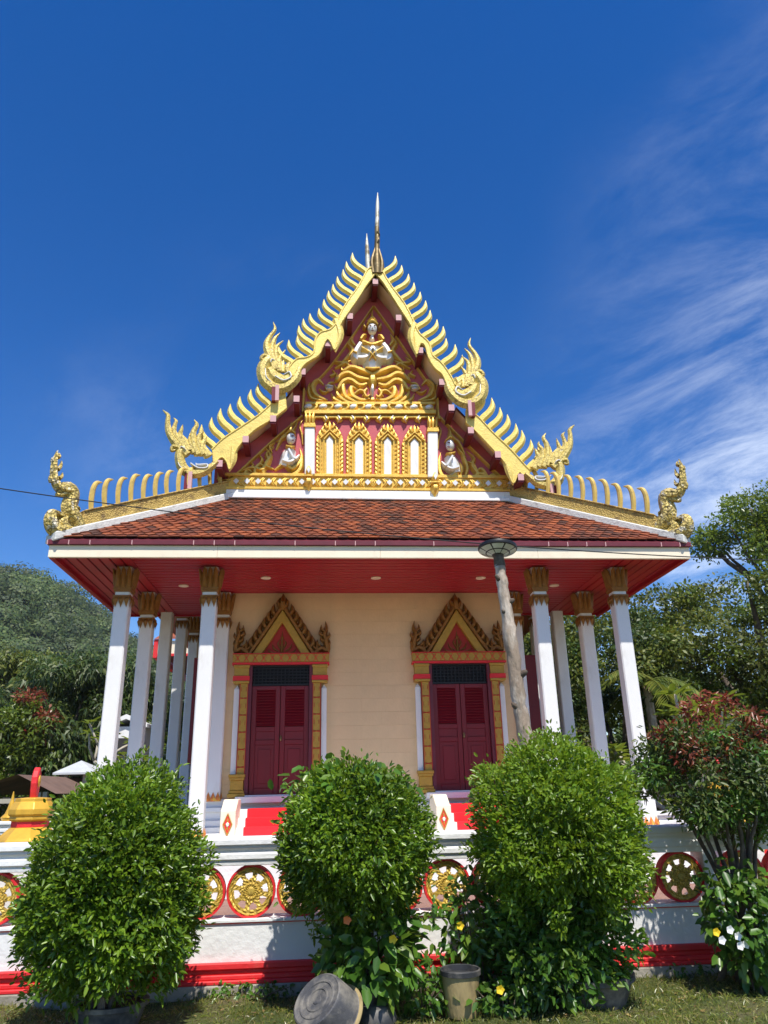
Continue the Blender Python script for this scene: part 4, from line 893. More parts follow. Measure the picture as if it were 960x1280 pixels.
    for g in (-1, 1):
        S([(g*.50, 3.60), (g*.25, 3.98), (0, 4.37)], [.05, .05, .05], .10)
        for i in range(7):
            t = i/6.5; x = g*(.50-.43*t); z = 3.66+.66*t
            S([(x-g*.03, z-.07), (x+g*.045, z), (x+g*.045, z+.075), (x+g*.03, z+.14)], [.035, .046, .032, .003], .07, .07)
        # side naga flames
        S([(g*.52, 3.63), (g*.62, 3.70), (g*.70, 3.66), (g*.69, 3.80), (g*.66, 3.92), (g*.69, 4.02), (g*.675, 4.13)], [.05, .055, .05, .055, .05, .03, .003], .09)
        for (x, z) in ((.66, 3.84), (.64, 3.93), (.60, 3.77), (.54, 3.72), (.66, 4.0)): S([(g*x, z-.04), (g*(x-.05), z), (g*(x-.05), z+.07)], [.025, .024, .003], .07, .07)
        for (x, z) in ((.70, 3.78), (.70, 3.90)): S([(g*x, z-.04), (g*(x+.04), z), (g*(x+.035), z+.06)], [.022, .02, .003], .06, .06)
    S([(0, 4.30), (0, 4.42), (0, 4.50), (0, 4.58)], [.07, .085, .05, .003], .13, .05)
    for g in (-1, 1): S([(g*.03, 4.34), (g*.075, 4.42), (g*.05, 4.50)], [.03, .03, .003], .08, .08)
    q.build('flame_crest', 'gold_door', gb)
    # threshold
    q = MB(); xz(q, dx-.60, dx+.60, 1.47, 1.555, .05, .24); xz(q, dx-.47, dx+.47, 1.5555, 1.574, .008, .2); q.build('threshold', 'white_paint', T, bevel=.005)
    return fr
for dx in (-0.645, 2.125): build_door(dx)

# ---- steps with red carpet, cheek walls and newel blocks
for dx in (-0.645, 2.125):
    for i, (y0, z1) in enumerate(((10.42, 1.185), (10.64, 1.29), (10.86, 1.395))):
        y1 = YW-.16
        mb = MB(); mb.box(dx-.62, dx+.62, y0, y1 if i == 2 else y0+.22, ZF, z1); o = mb.build('step', 'white_paint', T, bevel=.006)
        mb = MB(); yb = (y1 if i == 2 else y0+.22)
        mb.box(dx-.36, dx+.36, y0-.006, y0-.001, (ZF if i == 0 else z1-.105)+.002, z1); mb.box(dx-.36, dx+.36, y0-.006, yb-.006, z1+.001, z1+.006); mb.build('carpet', 'carpet_red', o)
    for s_ in (-1, 1):
        xa = dx+s_*.55; w = .095
        mb = MB(); pr = [(10.30, ZF), (10.30, 1.40), (10.36, 1.42), (10.52, 1.50), (10.58, 1.53), (10.90, 1.53), (10.90, ZF)]
        if True:
            mb.prism([np.array([xa-w, y, z]) for y, z in pr], (0, 0, 0), (2*w, 0, 0)); nb = mb.build('newel_block', 'cream_fascia', T, bevel=.008)
            z0 = 1.235
            q = MB(); q.prism([np.array([xa+a, 10.30, z0+b]) for a, b in ((-.062, 0), (0, -.135), (.062, 0), (0, .135))], (0, -.010, 0), (0, .002, 0)); dm = q.build('diamond_ornament', 'red_paint', nb)
            q = MB(); 
            for g in (0, 1):
                k = 1.0 if g == 0 else .55
            fr = Frame((xa, 10.29, z0), (1, 0, 0), (0, -1, 0))
            for a, b in (((0, .125), (.055, 0)), ((.055, 0), (0, -.125)), ((0, -.125), (-.055, 0)), ((-.055, 0), (0, .125))): stroke(q, fr, [np.array(a), np.array(b)], [.007, .007], .008, .0)
            for a in range(4):
                th = a*math.pi/2; e = np.array([math.sin(th)*.035, math.cos(th)*.075]); stroke(q, fr, [np.zeros(2), e*.6, e], [.006, .012, .002], .010, .0)
            q.build('diamond_relief', 'gold_flat', dm)
            q = MB(); q.ellip((xa, 10.284, z0), ((.02, 0, 0), (0, .012, 0), (0, 0, .026)), 8, 6); q.build('silver_stud', 'silver', dm)

# ------------------------------------------------------------------ balustrade walls with dharma wheels
YR = 7.35
def wheel_meshes():
    bm = bmesh.new(); na = 64
    rings = [0.0, 0.022, 0.04, 0.058, 0.075, 0.092, 0.108, 0.128, 0.148, 0.160, 0.172, 0.186, 0.198]
    hgt = [0.022, 0.022, 0.012, 0.020, 0.010, 0.014, 0.012, 0.010, 0.012, 0.018, 0.010, 0.022, 0.012]
    V = []
    for i, r in enumerate(rings):
        if i == 0: V.append([bm.verts.new((0, -hgt[0], 0))]*na); continue
        L = []
        for k in range(na):
            a = 2*math.pi*(k+.5)/na; h = hgt[i]+(0.007 if (k//2+i) % 2 else 0)*(1 if i > 1 else 0)
            L.append(bm.verts.new((r*math.cos(a), -h, r*math.sin(a))))
        V.append(L)
    for i in range(len(rings)-1):
        for k in range(na):
            k2 = (k+1) % na; m = (k-2) % 8; hole = (i in (6, 7) and m in (1, 2, 3, 4, 5)) or (i == 5 and m in (2, 3, 4))
            if hole: continue
            if i == 0: bm.faces.new((V[0][0], V[1][k2], V[1][k]))
            else: bm.faces.new((V[i][k], V[i][k2], V[i+1][k2], V[i+1][k]))
    bmesh.ops.recalc_face_normals(bm, faces=bm.faces)
    bmesh.ops.solidify(bm, geom=bm.faces[:], thickness=0.03)
    me = bpy.data.meshes.new('gold_disc'); bm.to_mesh(me); bm.free(); me.materials.append(MATS['gold_wheel'])
    q = MB(); seg = 48
    for (ra, rb, y0, y1) in ((0.196, 0.214, -0.03, 0.07),):
        vs = []; 
        for k in range(seg):
            a = 2*math.pi*k/seg; c, s_ = math.cos(a), math.sin(a)
            vs += [(ra*c, y0, ra*s_), (rb*c, y0, rb*s_), (rb*c, y1, rb*s_), (ra*c, y1, ra*s_)]
        fs = []
        for k in range(seg):
            a, b = 4*k, 4*((k+1) % seg)
            fs += [(a, a+1, b+1, b), (a+1, a+2, b+2, b+1), (a+2, a+3, b+3, b+2), (a+3, a, b, b+3)]
        q.add(vs, fs)
    # red hub plate seen behind the openings
    ring = q.mesh('wheel'); ring.materials.append(MATS['red_paint']); return ring, me
mat('gold_wheel', (0.62, 0.43, 0.08), 0.45, 0.2, var=0.3, vscale=25, c2=(0.22, 0.13, 0.03), c2amt=0.7, c2scale=30, c2lo=0.48, c2hi=0.62)
RING, DISC = wheel_meshes()
def extrude_x(mb, prof, x0, x1): mb.prism([np.array([x0, y, z]) for y, z in prof], (0, 0, 0), (x1-x0, 0, 0))
def balustrade(name, x0, x1, Y, centres, posts, zb, label, simple=False):
    B = thing(name, ((x0+x1)/2, Y, zb), label, 'balustrade', 'white balustrades with wheels')
    z = lambda v: zb+v
    if not simple:
        q = MB(); q.box(x0, x1, Y-.06, Y+.30, z(-.06), z(.095)); q.build('footing', 'concrete', B, bevel=.01)
    q = MB()
    for a, b, o_ in ((.095, .128, .055), (.128, .165, .035), (.165, .205, .022), (.205, .255, .045)): q.box(x0, x1, Y-o_, Y+.25+o_, z(a), z(b))
    q.build('red_base', 'red_paint', B, bevel=.008)
    q = MB(); q.box(x0, x1, Y, Y+.25, z(.255), z(.545)); q.build('wall_panel', 'white_wall', B)
    q = MB(); q.box(x0, x1, Y-.012, Y+.262, z(.545), z(.552)); q.build('red_line', 'red_paint', B)
    q = MB(); q.box(x0, x1, Y-.018, Y+.268, z(.552), z(.578)); q.build('sill', 'white_wall', B, bevel=.004)
    q = MB(); extrude_x(q, [(Y+.01, z(1.0)), (Y-.005, z(1.0)), (Y-.01, z(1.045)), (Y-.024, z(1.05)), (Y-.024, z(1.095)), (Y-.012, z(1.105)), (Y-.012, z(1.125)), (Y-.034, z(1.145)), (Y-.034, z(1.165)), (Y-.052, z(1.17)), (Y-.052, z(1.215)), (Y-.040, z(1.225)), (Y+.33, z(1.225)), (Y+.33, z(1.17)), (Y+.27, z(1.12)), (Y+.24, z(1.0))], x0, x1); q.build('rail', 'white_wall', B, bevel=.004)
    for c in posts:
        q = MB(); q.box(c-.055, c+.055, Y-.004, Y+.25, z(.578), z(1.0)); q.build('post', 'white_wall', B, bevel=.006)
    for c in centres:
        o = bpy.data.objects.new('wheel', RING); col.objects.link(o); adopt(o, B); o.location = (c, Y+.06, z(.788)); o.rotation_euler = (0, random.uniform(0, 6), 0)
        d = bpy.data.objects.new('gold_disc', DISC); col.objects.link(d); d.parent = o
    return B
cs = [-0.624+.4395*k for k in range(-9, 10)]
balustrade('balustrade', -6.0, 7.6, YR, cs+[3.93+.4395*k for k in range(8)], [3.60], 0.0, 'white balustrade with red plinth and gold wheels, in front of the temple steps')
balustrade('balustrade', XC+3.95, 9.5, 11.3, [XC+4.2+.4395*k for k in range(10)], [6.73], 0.0, 'white balustrade with wheels running from the temple side behind the red leaved tree', True)
balustrade('balustrade', -10.5, XC-3.95, 14.8, [XC-4.2-.4395*k for k in range(14)], [-5.8], 0.0, 'white balustrade beside the temple on the hillside, behind the gold pedestal', True)

# gold pedestals carrying red boundary leaves
mat('gold_ped', (0.66, 0.38, 0.04), 0.4, 0.15, var=0.12, vscale=10, c2=(0.5, 0.28, 0.03), c2amt=0.5, c2scale=9)
def pedestal(x, y, lab, leaf_rot=0.0):
    P = thing('boundary_pedestal', (x, y, ZT), lab, 'pedestal', 'gold boundary marker pedestals')
    def ring(q, prof, sq):
        vs = []; fs = []; n = 8
        for r, z in prof:
            for k in range(n):
                a = math.pi/4*k+math.pi/8; vs.append((x+r*math.cos(a), y+r*math.sin(a), z))
        for i in range(len(prof)-1):
            for k in range(n): fs.append((i*n+k, i*n+(k+1) % n, (i+1)*n+(k+1) % n, (i+1)*n+k))
        fs.append(tuple(range(n-1, -1, -1))); fs.append(tuple((len(prof)-1)*n+k for k in range(n))); q.add(vs, fs)
    q = MB(); q.box(x-.22, x+.22, y-.22, y+.22, ZT, 1.09); q.build('plinth', 'white_wall', P, bevel=.01)
    q = MB(); ring(q, [(.27, 1.09), (.27, 1.115)], 0); q.build('red_foot', 'red_paint', P)
    q = MB(); ring(q, [(.22, 1.115), (.245, 1.14), (.305, 1.21), (.285, 1.235), (.19, 1.325), (.17, 1.335)], 0); q.build('lotus_body', 'gold_ped', P, bevel=.006)
    q = MB(); ring(q, [(.175, 1.335), (.175, 1.385)], 0); q.build('red_waist', 'red_paint', P)
    q = MB(); ring(q, [(.17, 1.385), (.20, 1.40), (.20, 1.425), (.19, 1.43), (.215, 1.45), (.215, 1.50), (.18, 1.56), (.17, 1.565), (.17, 1.60), (.06, 1.61)], 0); q.build('lotus_top', 'gold_ped', P, bevel=.006)
    # leaf shaped stone, nearly edge on
    q = MB(); out = [(-.05, 0), (.05, 0), (.07, .06), (.09, .14), (.085, .20), (.05, .26), (0, .30), (-.05, .26), (-.085, .20), (-.09, .14), (-.07, .06)]
    c, s_ = math.cos(leaf_rot), math.sin(leaf_rot); pts = [np.array([x+a*c, y+a*s_, 1.60+b]) for a, b in out]; nn = np.array([-s_, c, 0])*.03
    q.prism(pts, -nn, nn); st = q.build('boundary_leaf', 'red_paint', P, bevel=.01)
    q = MB(); c0 = np.array([x, y, 1.60+.16]); q.ellip(c0-nn*1.1, (np.array([c, s_, 0])*.05, nn*.4, np.array([0, 0, .06])), 10, 6); q.ellip(c0+nn*1.1, (np.array([c, s_, 0])*.05, nn*.4, np.array([0, 0, .06])), 10, 6); q.build('leaf_boss', 'gold_ped', st, smooth=True)
pedestal(XC-3.66, 8.25, 'gold lotus pedestal with a thin red leaf stone, next to the shed and rounded bush', R_(98))
pedestal(XC+3.62, 8.35, 'gold lotus pedestal with red leaf stone, half hidden by the red leaved tree', R_(70))
# small gold finial on the far balustrade
q = MB(); p = atY(4, 1020, 14.6); q.lathe([(.13, 0), (.16, .06), (.10, .12), (.07, .2), (.03, .36), (.008, .5)], 12, (p[0], 14.92, 1.225)); o = q.build('finial', 'gold_ped'); tag(o, 'small pointed gold finial on the balustrade beside the temple', 'finial')

# ------------------------------------------------------------------ lamp on a tree trunk pole
mat('bark', (0.30, 0.23, 0.17), 0.9, var=0.25, vscale=8, c2=(0.60, 0.53, 0.45), c2amt=0.8, c2scale=5, c2lo=0.46, c2hi=0.6, bump=0.9, bscale=22, stretch=(1, 1, .35))
mat('bark_dark', (0.10, 0.075, 0.055), 0.9, var=0.3, vscale=8, bump=0.7, bscale=20, c2=(0.28, 0.24, 0.19), c2amt=0.5, c2scale=6)
mat('lamp_black', (0.012, 0.012, 0.014), 0.45)
mat('lamp_panel', (0.50, 0.55, 0.50), 0.25, var=0.15, vscale=8)
YL = 7.08
LP = thing('lamp_post', (2.0, YL, 0), 'round solar lamp on a crooked bare trunk pole behind the clipped bush', 'street lamp')
pp_ = [atY(x, y, YL) for x, y in ((667, 1000), (660, 940), (655, 912), (648, 870), (641, 815), (634, 770), (629, 735), (624, 706))]
pth = [np.array([pp_[0][0]+.06, YL, 0.0]), np.array([pp_[0][0]+.03, YL, 0.7])]+pp_
rad = [.085, .08, .075, .072, .070, .066, .068, .062, .058, .052]
C = catmull([np.append(p, r) for p, r in zip(pth, rad)], 5); C = [c+np.append(rng.normal(0, .004, 3), rng.normal(0, .004)) for c in C]
q = MB(); q.tube([c[:3] for c in C], [c[3] for c in C], 12); tr = q.build('trunk', 'bark', LP, smooth=True)
for (t, dx_, dz_, r) in ((.93, -.06, .06, .022), (.83, .06, .03, .025), (.78, -.05, .04, .02), (.62, .08, .05, .03), (.52, -.07, .05, .024), (.36, .09, .06, .03)):
    c = C[int(t*(len(C)-1))]; q = MB(); q.tube([c[:3], c[:3]+np.array([dx_, -.04, dz_]), c[:3]+np.array([dx_*1.25, -.05, dz_*1.3])], [r*1.6, r, r*.5], 7); q.build('branch_stub', 'bark_dark', tr, smooth=True)
lc = atY(622, 688, YL)
q = MB(); q.tube([lc+np.array([.012, 0, -.17]), lc+np.array([0, 0, -.03])], [.058, .05], 12); q.build('lamp_sleeve', 'bark_dark', LP, smooth='auto')
tilt = Matrix.Rotation(R_(-7), 3, 'X') @ Matrix.Rotation(R_(3), 3, 'Y')
q = MB(); q.lathe([(.05, -.055), (.10, -.035), (.195, .005), (.20, .022), (.195, .040), (.06, .05)], 36, lc, tilt); hd = q.build('lamp_head', 'lamp_black', LP, smooth='auto')
def seg(r0_, r1_, n, off, m):
    for k in range(n):
        a0, a1 = 2*math.pi*(k+.06)/n+off, 2*math.pi*(k+.94)/n+off; vs = []
        for a in np.linspace(a0, a1, 5):
            for r in (r0_, r1_):
                zz = np.interp(r, [.05, .10, .195], [-.055, -.035, .005])-.004; p = tilt @ Vector((r*math.cos(a), r*math.sin(a), zz)); vs.append(lc+np.array(p))
        q = MB(); q.add(vs, [(2*i, 2*i+1, 2*i+3, 2*i+2) for i in range(4)]); q.build('lens_panel', 'lamp_panel', hd)
seg(.125, .186, 8, .2, 0); seg(.062, .112, 8, .2, 0)

# overhead cable
mat('cable', (0.02, 0.02, 0.02), 0.5)
A_, B_ = atY(-120, 592, 8.2), atY(1100, 704, 8.2)
M_ = atY(470, 668, 8.2)
pts = []
for t in np.linspace(-.35, 1.35, 60):
    p = A_+(B_-A_)*t; tm = (M_[0]-A_[0])/(B_[0]-A_[0]); sag = M_[2]-(A_[2]+(B_[2]-A_[2])*tm); p = p.copy(); p[2] += sag*(t*(1-t))/(tm*(1-tm)); pts.append(p)
q = MB(); q.tube(pts, .007, 5); o = q.build('cable', 'cable'); tag(o, 'thin black overhead cable strung across the front of the temple roof', 'cable')

# ------------------------------------------------------------------ pots, basin, bucket
mat('black_plastic', (0.035, 0.037, 0.042), 0.5, var=0.2, vscale=9, c2=(0.22, 0.20, 0.17), c2amt=0.55, c2scale=6, c2lo=0.48, c2hi=0.7)
mat('dusty_plastic', (0.065, 0.065, 0.07), 0.6, var=0.2, vscale=7, c2=(0.30, 0.27, 0.22), c2amt=0.7, c2scale=5, c2lo=0.45, c2hi=0.66, bump=.2, bscale=30)
mat('bucket_tan', (0.37, 0.28, 0.13), 0.7, var=0.25, vscale=7, c2=(0.13, 0.10, 0.06), c2amt=0.55, c2scale=9, c2lo=0.48, c2hi=0.65, stretch=(1, 1, .3), bump=.2, bscale=40)
mat('soil', (0.055, 0.038, 0.025), 0.95, bump=.6, bscale=30)
def pot(x, y, r, h, m, label, cat='plant pot', z=-.01, group=None):
    P = thing('plant_pot', (x, y, 0), label, cat, group)
    q = MB(); q.lathe([(r*.72, z), (r*.92, z+h*.8), (r*.96, z+h*.82), (r, z+h*.84), (r, z+h), (r*.9, z+h), (r*.88, z+h*.86), (.02, z+h*.85)], 28, (x, y, 0)); q.build('body', m, P, smooth='auto')
    q = MB(); q.lathe([(r*.885, z+h*.87), (.01, z+h*.9)], 20, (x, y, 0)); q.build('soil', 'soil', P)
    return P
BU = {'L': (-1.55, 6.45), 'M': (0.27, 6.60), 'R': (1.93, 6.5)}
pot(BU['L'][0], 6.58, .27, .19, 'dusty_plastic', 'wide grey worn pot under the bush nearest the red and gold pedestal')
pot(*BU['M'], .30, .22, 'black_plastic', 'black pot under the creeper covered bush behind the upturned basin')
pot(2.12, 6.66, .36, .22, 'dusty_plastic', 'wide dark worn pot under the bush in front of the lamp pole')
# upturned basin leaning on its rim
bc = atY(402, 1252, 6.08); Bz = thing('basin', (bc[0], bc[1], 0.0), 'upturned round black plastic basin with ringed bottom leaning on the grass', 'basin')
ax = Vector((-.52, -.50, .70)).normalized(); Mq = ax.to_track_quat('Z', 'Y').to_matrix(); cc = np.array([bc[0], bc[1], .20])
q = MB(); q.lathe([(.232, -.15), (.245, -.15), (.245, -.135), (.225, -.125), (.195, .05), (.188, .065), (.178, .07), (.170, .064), (.142, .064), (.137, .070), (.125, .070), (.120, .062), (.09, .062), (.085, .068), (.075, .068), (.07, .06), (.035, .06), (.03, .066), (.004, .066)], 40, cc, Mq); q.build('shell', 'dusty_plastic', Bz, smooth='auto')
q = MB(); q.lathe([(.247, -.153), (.251, -.142), (.247, -.130), (.232, -.128)], 40, cc, Mq); q.build('rim', 'bucket_tan', Bz, smooth='auto')
# bucket pot
bk = atZ(578, 1268, 0.0)
P = thing('bucket', (bk[0], bk[1], 0), 'stained tan bucket with a black rim standing beside the creeper', 'bucket')
q = MB(); q.lathe([(.112, -.01), (.120, .02), (.145, .262), (.134, .262), (.118, .06), (.01, .055)], 28, (bk[0], bk[1], 0)); q.build('body', 'bucket_tan', P, smooth='auto')
q = MB(); q.lathe([(.146, .262), (.158, .266), (.158, .298), (.150, .305), (.142, .30), (.132, .15), (.01, .145)], 28, (bk[0], bk[1], 0)); q.build('rim', 'black_plastic', P, smooth='auto')
dk = atZ(468, 1280, 0.0)
q = MB(); q.lathe([(.165, -.01), (.17, .03), (.14, .11), (.12, .125), (.01, .128)], 28, (dk[0], dk[1]+.02, 0)); o = q.build('upturned_pot', 'black_plastic', smooth='auto'); tag(o, 'low black upturned pot between the basin and the bucket', 'pot')

# ------------------------------------------------------------------ foliage
leafmat('leaf_bush', [(0.045, 0.105, 0.007), (0.085, 0.175, 0.010), (0.135, 0.24, 0.014), (0.20, 0.31, 0.022), (0.10, 0.20, 0.011)], .36, rough=.34)
leafmat('leaf_bright', [(0.085, 0.17, 0.010), (0.14, 0.25, 0.014), (0.21, 0.32, 0.022), (0.10, 0.19, 0.011)], .38, rough=.36)
leafmat('leaf_vine', [(0.04, 0.11, 0.012), (0.065, 0.16, 0.02), (0.10, 0.22, 0.024), (0.13, 0.20, 0.024)], .34)
leafmat('leaf_dark', [(0.020, 0.050, 0.008), (0.040, 0.080, 0.012), (0.070, 0.115, 0.018), (0.12, 0.145, 0.03)], .3, rough=.48, posvar=.35, pscale=.5)
leafmat('leaf_olive', [(0.045, 0.075, 0.010), (0.085, 0.125, 0.015), (0.13, 0.17, 0.022), (0.20, 0.205, 0.035)], .34, rough=.5, posvar=.35, pscale=.4)
leafmat('leaf_lime', [(0.08, 0.14, 0.012), (0.13, 0.20, 0.018), (0.19, 0.26, 0.028), (0.10, 0.16, 0.016)], .4, posvar=.3, pscale=.4)
leafmat('leaf_red', [(0.10, 0.028, 0.012), (0.20, 0.05, 0.02), (0.27, 0.08, 0.03), (0.14, 0.07, 0.02), (0.30, 0.06, 0.035)], .35)
leafmat('leaf_hill', [(0.022, 0.046, 0.012), (0.042, 0.076, 0.017), (0.07, 0.11, 0.022), (0.105, 0.13, 0.033)], .25, rough=.6, posvar=.55, pscale=.09)
leafmat('grass_blade', [(0.08, 0.12, 0.016), (0.13, 0.17, 0.022), (0.20, 0.22, 0.04), (0.28, 0.23, 0.08)], .3)
mat('stem_pale', (0.42, 0.38, 0.31), .8, var=.2, vscale=8, bump=.4, bscale=20)
mat('petal_yellow', (0.80, 0.55, 0.02), .6); mat('petal_white', (0.80, 0.80, 0.78), .6); mat('petal_orange', (0.75, 0.2, 0.05), .6)

def smooth_noise(dirs, k=6, amp=.1, seed=0):
    r = np.random.default_rng(seed); s = np.zeros(len(dirs))
    for _ in range(k):
        w = r.normal(size=3)*r.uniform(1.5, 4.5); s += np.sin(dirs@w+r.uniform(0, 6))
    return s/k*amp*2

def shrub(name, x, y, z0, rx, ry, h, nleaf, L, W, m, label, belly=.42, seed=1, cat='bush', group=None, stems=6, z_low=.0, skirt=.3, lump=.12, bexp=2.2):
    """clipped bush: leafy shell around an egg shape, sparse inside, with woody stems"""
    B = thing(name, (x, y, 0), label, cat, group)
    r = np.random.default_rng(seed)
    n = nleaf; d = unit(r.normal(size=(n, 3))); rad = 1-np.abs(r.normal(0, .09, n)); inn = r.random(n) < .28; rad[inn] = r.uniform(.5, .92, inn.sum())
    rad *= 1+smooth_noise(d, 9, lump, seed)+smooth_noise(d*4.5, 12, lump*1.1, seed+5)+smooth_noise(d*10, 14, lump*.9, seed+7); tw = r.random(n) < .05; rad[tw] *= r.uniform(1.02, 1.13, tw.sum())
    t = d[:, 2]; zc = z0+h*belly; hu = d[:, :2]/(np.linalg.norm(d[:, :2], axis=1, keepdims=True)+1e-6)
    rho = np.where(t > 0, np.sqrt(np.maximum(0, 1-t*t)), np.sqrt(np.maximum(0, 1-np.abs(t)**bexp)))
    z = zc+t*rad*np.where(t > 0, h*(1-belly), h*belly*(1+skirt*smooth_noise(np.concatenate([hu*3, hu[:, :1]*0], 1), 5, 1.0, seed+9)))
    P = np.stack([x+hu[:, 0]*rho*rad*rx, y+hu[:, 1]*rho*rad*ry, z], 1)
    g = 3; # leaves in small rosettes
    out = unit(d*np.array([1/rx, 1/ry, 1.6/h])); D = unit(out*.75+r.normal(0, .55, (n, 3))+np.array([0, 0, .28])); N = unit(out*.6+np.array([.06, -.25, .75])+r.normal(0, .42, (n, 3)))
    Ls = L*r.uniform(.65, 1.25, n)
    ni = n//6; di = unit(r.normal(size=(ni, 3))); ri = r.uniform(.35, .82, ni); Pi = np.stack([x+di[:, 0]*ri*rx, y+di[:, 1]*ri*ry, zc+di[:, 2]*ri*np.where(di[:, 2] > 0, h*(1-belly), h*belly)], 1)
    P = np.concatenate([P, Pi]); D = np.concatenate([D, unit(r.normal(size=(ni, 3)))]); N = np.concatenate([N, unit(di+r.normal(0, .4, (ni, 3)))]); Ls = np.concatenate([Ls, L*r.uniform(1.2, 1.9, ni)])
    leaf_mesh('crown', P, D, N, Ls, Ls*W/L, m, B, True, .18, .12)
    q = MB()
    for i in range(stems):
        a = r.uniform(0, 6.28); b = r.uniform(.2, .75); q.tube([(x+.05*math.cos(a), y+.05*math.sin(a), 0.1), (x+rx*.2*math.cos(a), y+ry*.2*math.sin(a), z0+h*.2), (x+rx*b*math.cos(a+.3), y+ry*b*math.sin(a+.3), z0+h*r.uniform(.5, .8))], [.022, .017, .006], 6)
    q.build('stem', 'bark_dark', B)
    return B
shrub('rounded_bush', -1.585, BU['L'][1], .28, .635, .64, 1.50, 30000, .054, .025, 'leaf_bush', 'glossy green rounded bush in the pot beside the gold pedestal', .42, 11, stems=8, bexp=3)
shrub('rounded_bush', .255, BU['M'][1], .62, .60, .58, 1.22, 23000, .051, .024, 'leaf_bush', 'rounded bush overgrown by a creeper, between the two temple doors', .45, 12, stems=7)
shrub('rounded_bush', 1.93, BU['R'][1], .62, .69, .66, 1.37, 28000, .049, .023, 'leaf_bright', 'bright green rounded bush in front of the lamp pole', .42, 13, stems=7)
q = shrub('lower_growth', 1.88, BU['R'][1]+.1, .05, .50, .44, .85, 5000, .075, .036, 'leaf_vine', 'dark straggling growth under the bright green rounded bush', .5, 14, stems=5, lump=.22)

# creeper with larger heart leaves over the middle bush, and weeds
def creeper(name, x, y, z0, rx, ry, h, n, L, m, label, seed, flowers=(), up=.2, cat='creeper'):
    B = thing(name, (x, y, 0), label, cat); r = np.random.default_rng(seed)
    d = unit(r.normal(size=(n, 3))); rad = r.uniform(.35, 1.0, n)**.6*(1+smooth_noise(d*2, 6, .3, seed))
    P = np.array([x, y, z0+h/2])+d*rad[:, None]*np.array([rx, ry, h/2]); D = unit(d*.5+r.normal(0, .6, (n, 3))+np.array([0, -.2, up-.3])); N = unit(d*.4+np.array([0, -.5, .8])+r.normal(0, .3, (n, 3)))
    P[:, 2] = np.maximum(P[:, 2], .015); Ls = L*r.uniform(.5, 1.25, n); leaf_mesh('leaves', P, D, N, Ls, Ls*.62, m, B, True, .12, .2)
    q = MB()
    for i in range(7):
        a = r.uniform(-1, 1); b = r.uniform(-1, 1); q.tube([(x+a*.1, y+b*.08, 0), (x+a*rx*.5, y+b*ry*.5, z0+h*.4), (x+a*rx*.85, y+b*ry*.8, z0+h*r.uniform(.6, .95))], [.008, .006, .003], 5)
    q.build('stem', 'bark_dark', B)
    for (fx_, fy_, fm) in flowers:
        p = atY(fx_, fy_, y-ry*.9); fl = MB()
        for k in range(5):
            a = 2*math.pi*k/5; e = np.array([math.cos(a), -.35, math.sin(a)])*.034; s_ = np.array([-math.sin(a), 0, math.cos(a)])*.018
            fl.add([p, p+e*.6+s_, p+e, p+e*.6-s_], [(0, 1, 2, 3)])
        fl.build('flower', fm, B)
    return B
cx_ = atY(462, 1185, 6.6); creeper('creeper', cx_[0], 6.52, .12, .38, .30, .66, 760, .12, 'leaf_vine', 'broad leaved creeper hanging under the bush between the doors', 21, [(491, 1174, 'petal_yellow'), (434, 1150, 'petal_orange')])
c2_ = atY(440, 965, 6.2); creeper('creeper', c2_[0], 6.60, 1.45, .56, .52, .42, 260, .11, 'leaf_vine', 'heart leaved vine sprawling on the bush top between the doors', 22)
c3_ = atY(595, 1170, 6.8); creeper('flowering_vine', c3_[0], 6.85, .05, .32, .20, .95, 700, .085, 'leaf_vine', 'yellow flowered vine climbing between bucket and bright bush', 23, [(575, 1157, 'petal_yellow'), (623, 1143, 'petal_yellow')], cat='vine')
c4_ = atY(628, 1240, 6.45); creeper('flowering_weed', c4_[0], 6.45, .0, .26, .18, .24, 260, .07, 'leaf_vine', 'low yellow flowered weed growing beside the stained bucket', 24, [(625, 1237, 'petal_yellow')], cat='weed')
c5_ = atY(530, 1245, 6.5); creeper('weed_patch', c5_[0], 6.62, .0, .34, .2, .26, 420, .06, 'leaf_vine', 'green weed patch between the creeper and the stained bucket', 25, cat='weed')
c6_ = atY(925, 1150, 6.8); creeper('flowering_shrub', c6_[0], 6.70, .06, .36, .28, .92, 950, .10, 'leaf_vine', 'leafy shrub with white and yellow flowers under the red leaved tree', 26, [(912, 1162, 'petal_white'), (922, 1170, 'petal_white'), (902, 1175, 'petal_white'), (932, 1180, 'petal_white'), (895, 1165, 'petal_yellow'), (925, 1182, 'petal_white')], cat='shrub')
for i, (px_x, px_y, w, n) in enumerate(((310, 1245, .42, 260), (665, 1240, .2, 120), (860, 1218, .25, 160), (290, 1230, .3, 160))):
    p = atZ(px_x, px_y, 0.02); creeper('weed_patch', p[0], p[1], .0, w, .14, .12, n, .05, 'leaf_vine', ('low weeds sprouting along the footing below the gold wheels', 'low weeds beside the wide dark worn pot', 'grassy weeds at the footing near the flowering shrub', 'short weeds against the footing beside the wide grey worn pot')[i], 30+i, cat='weed')

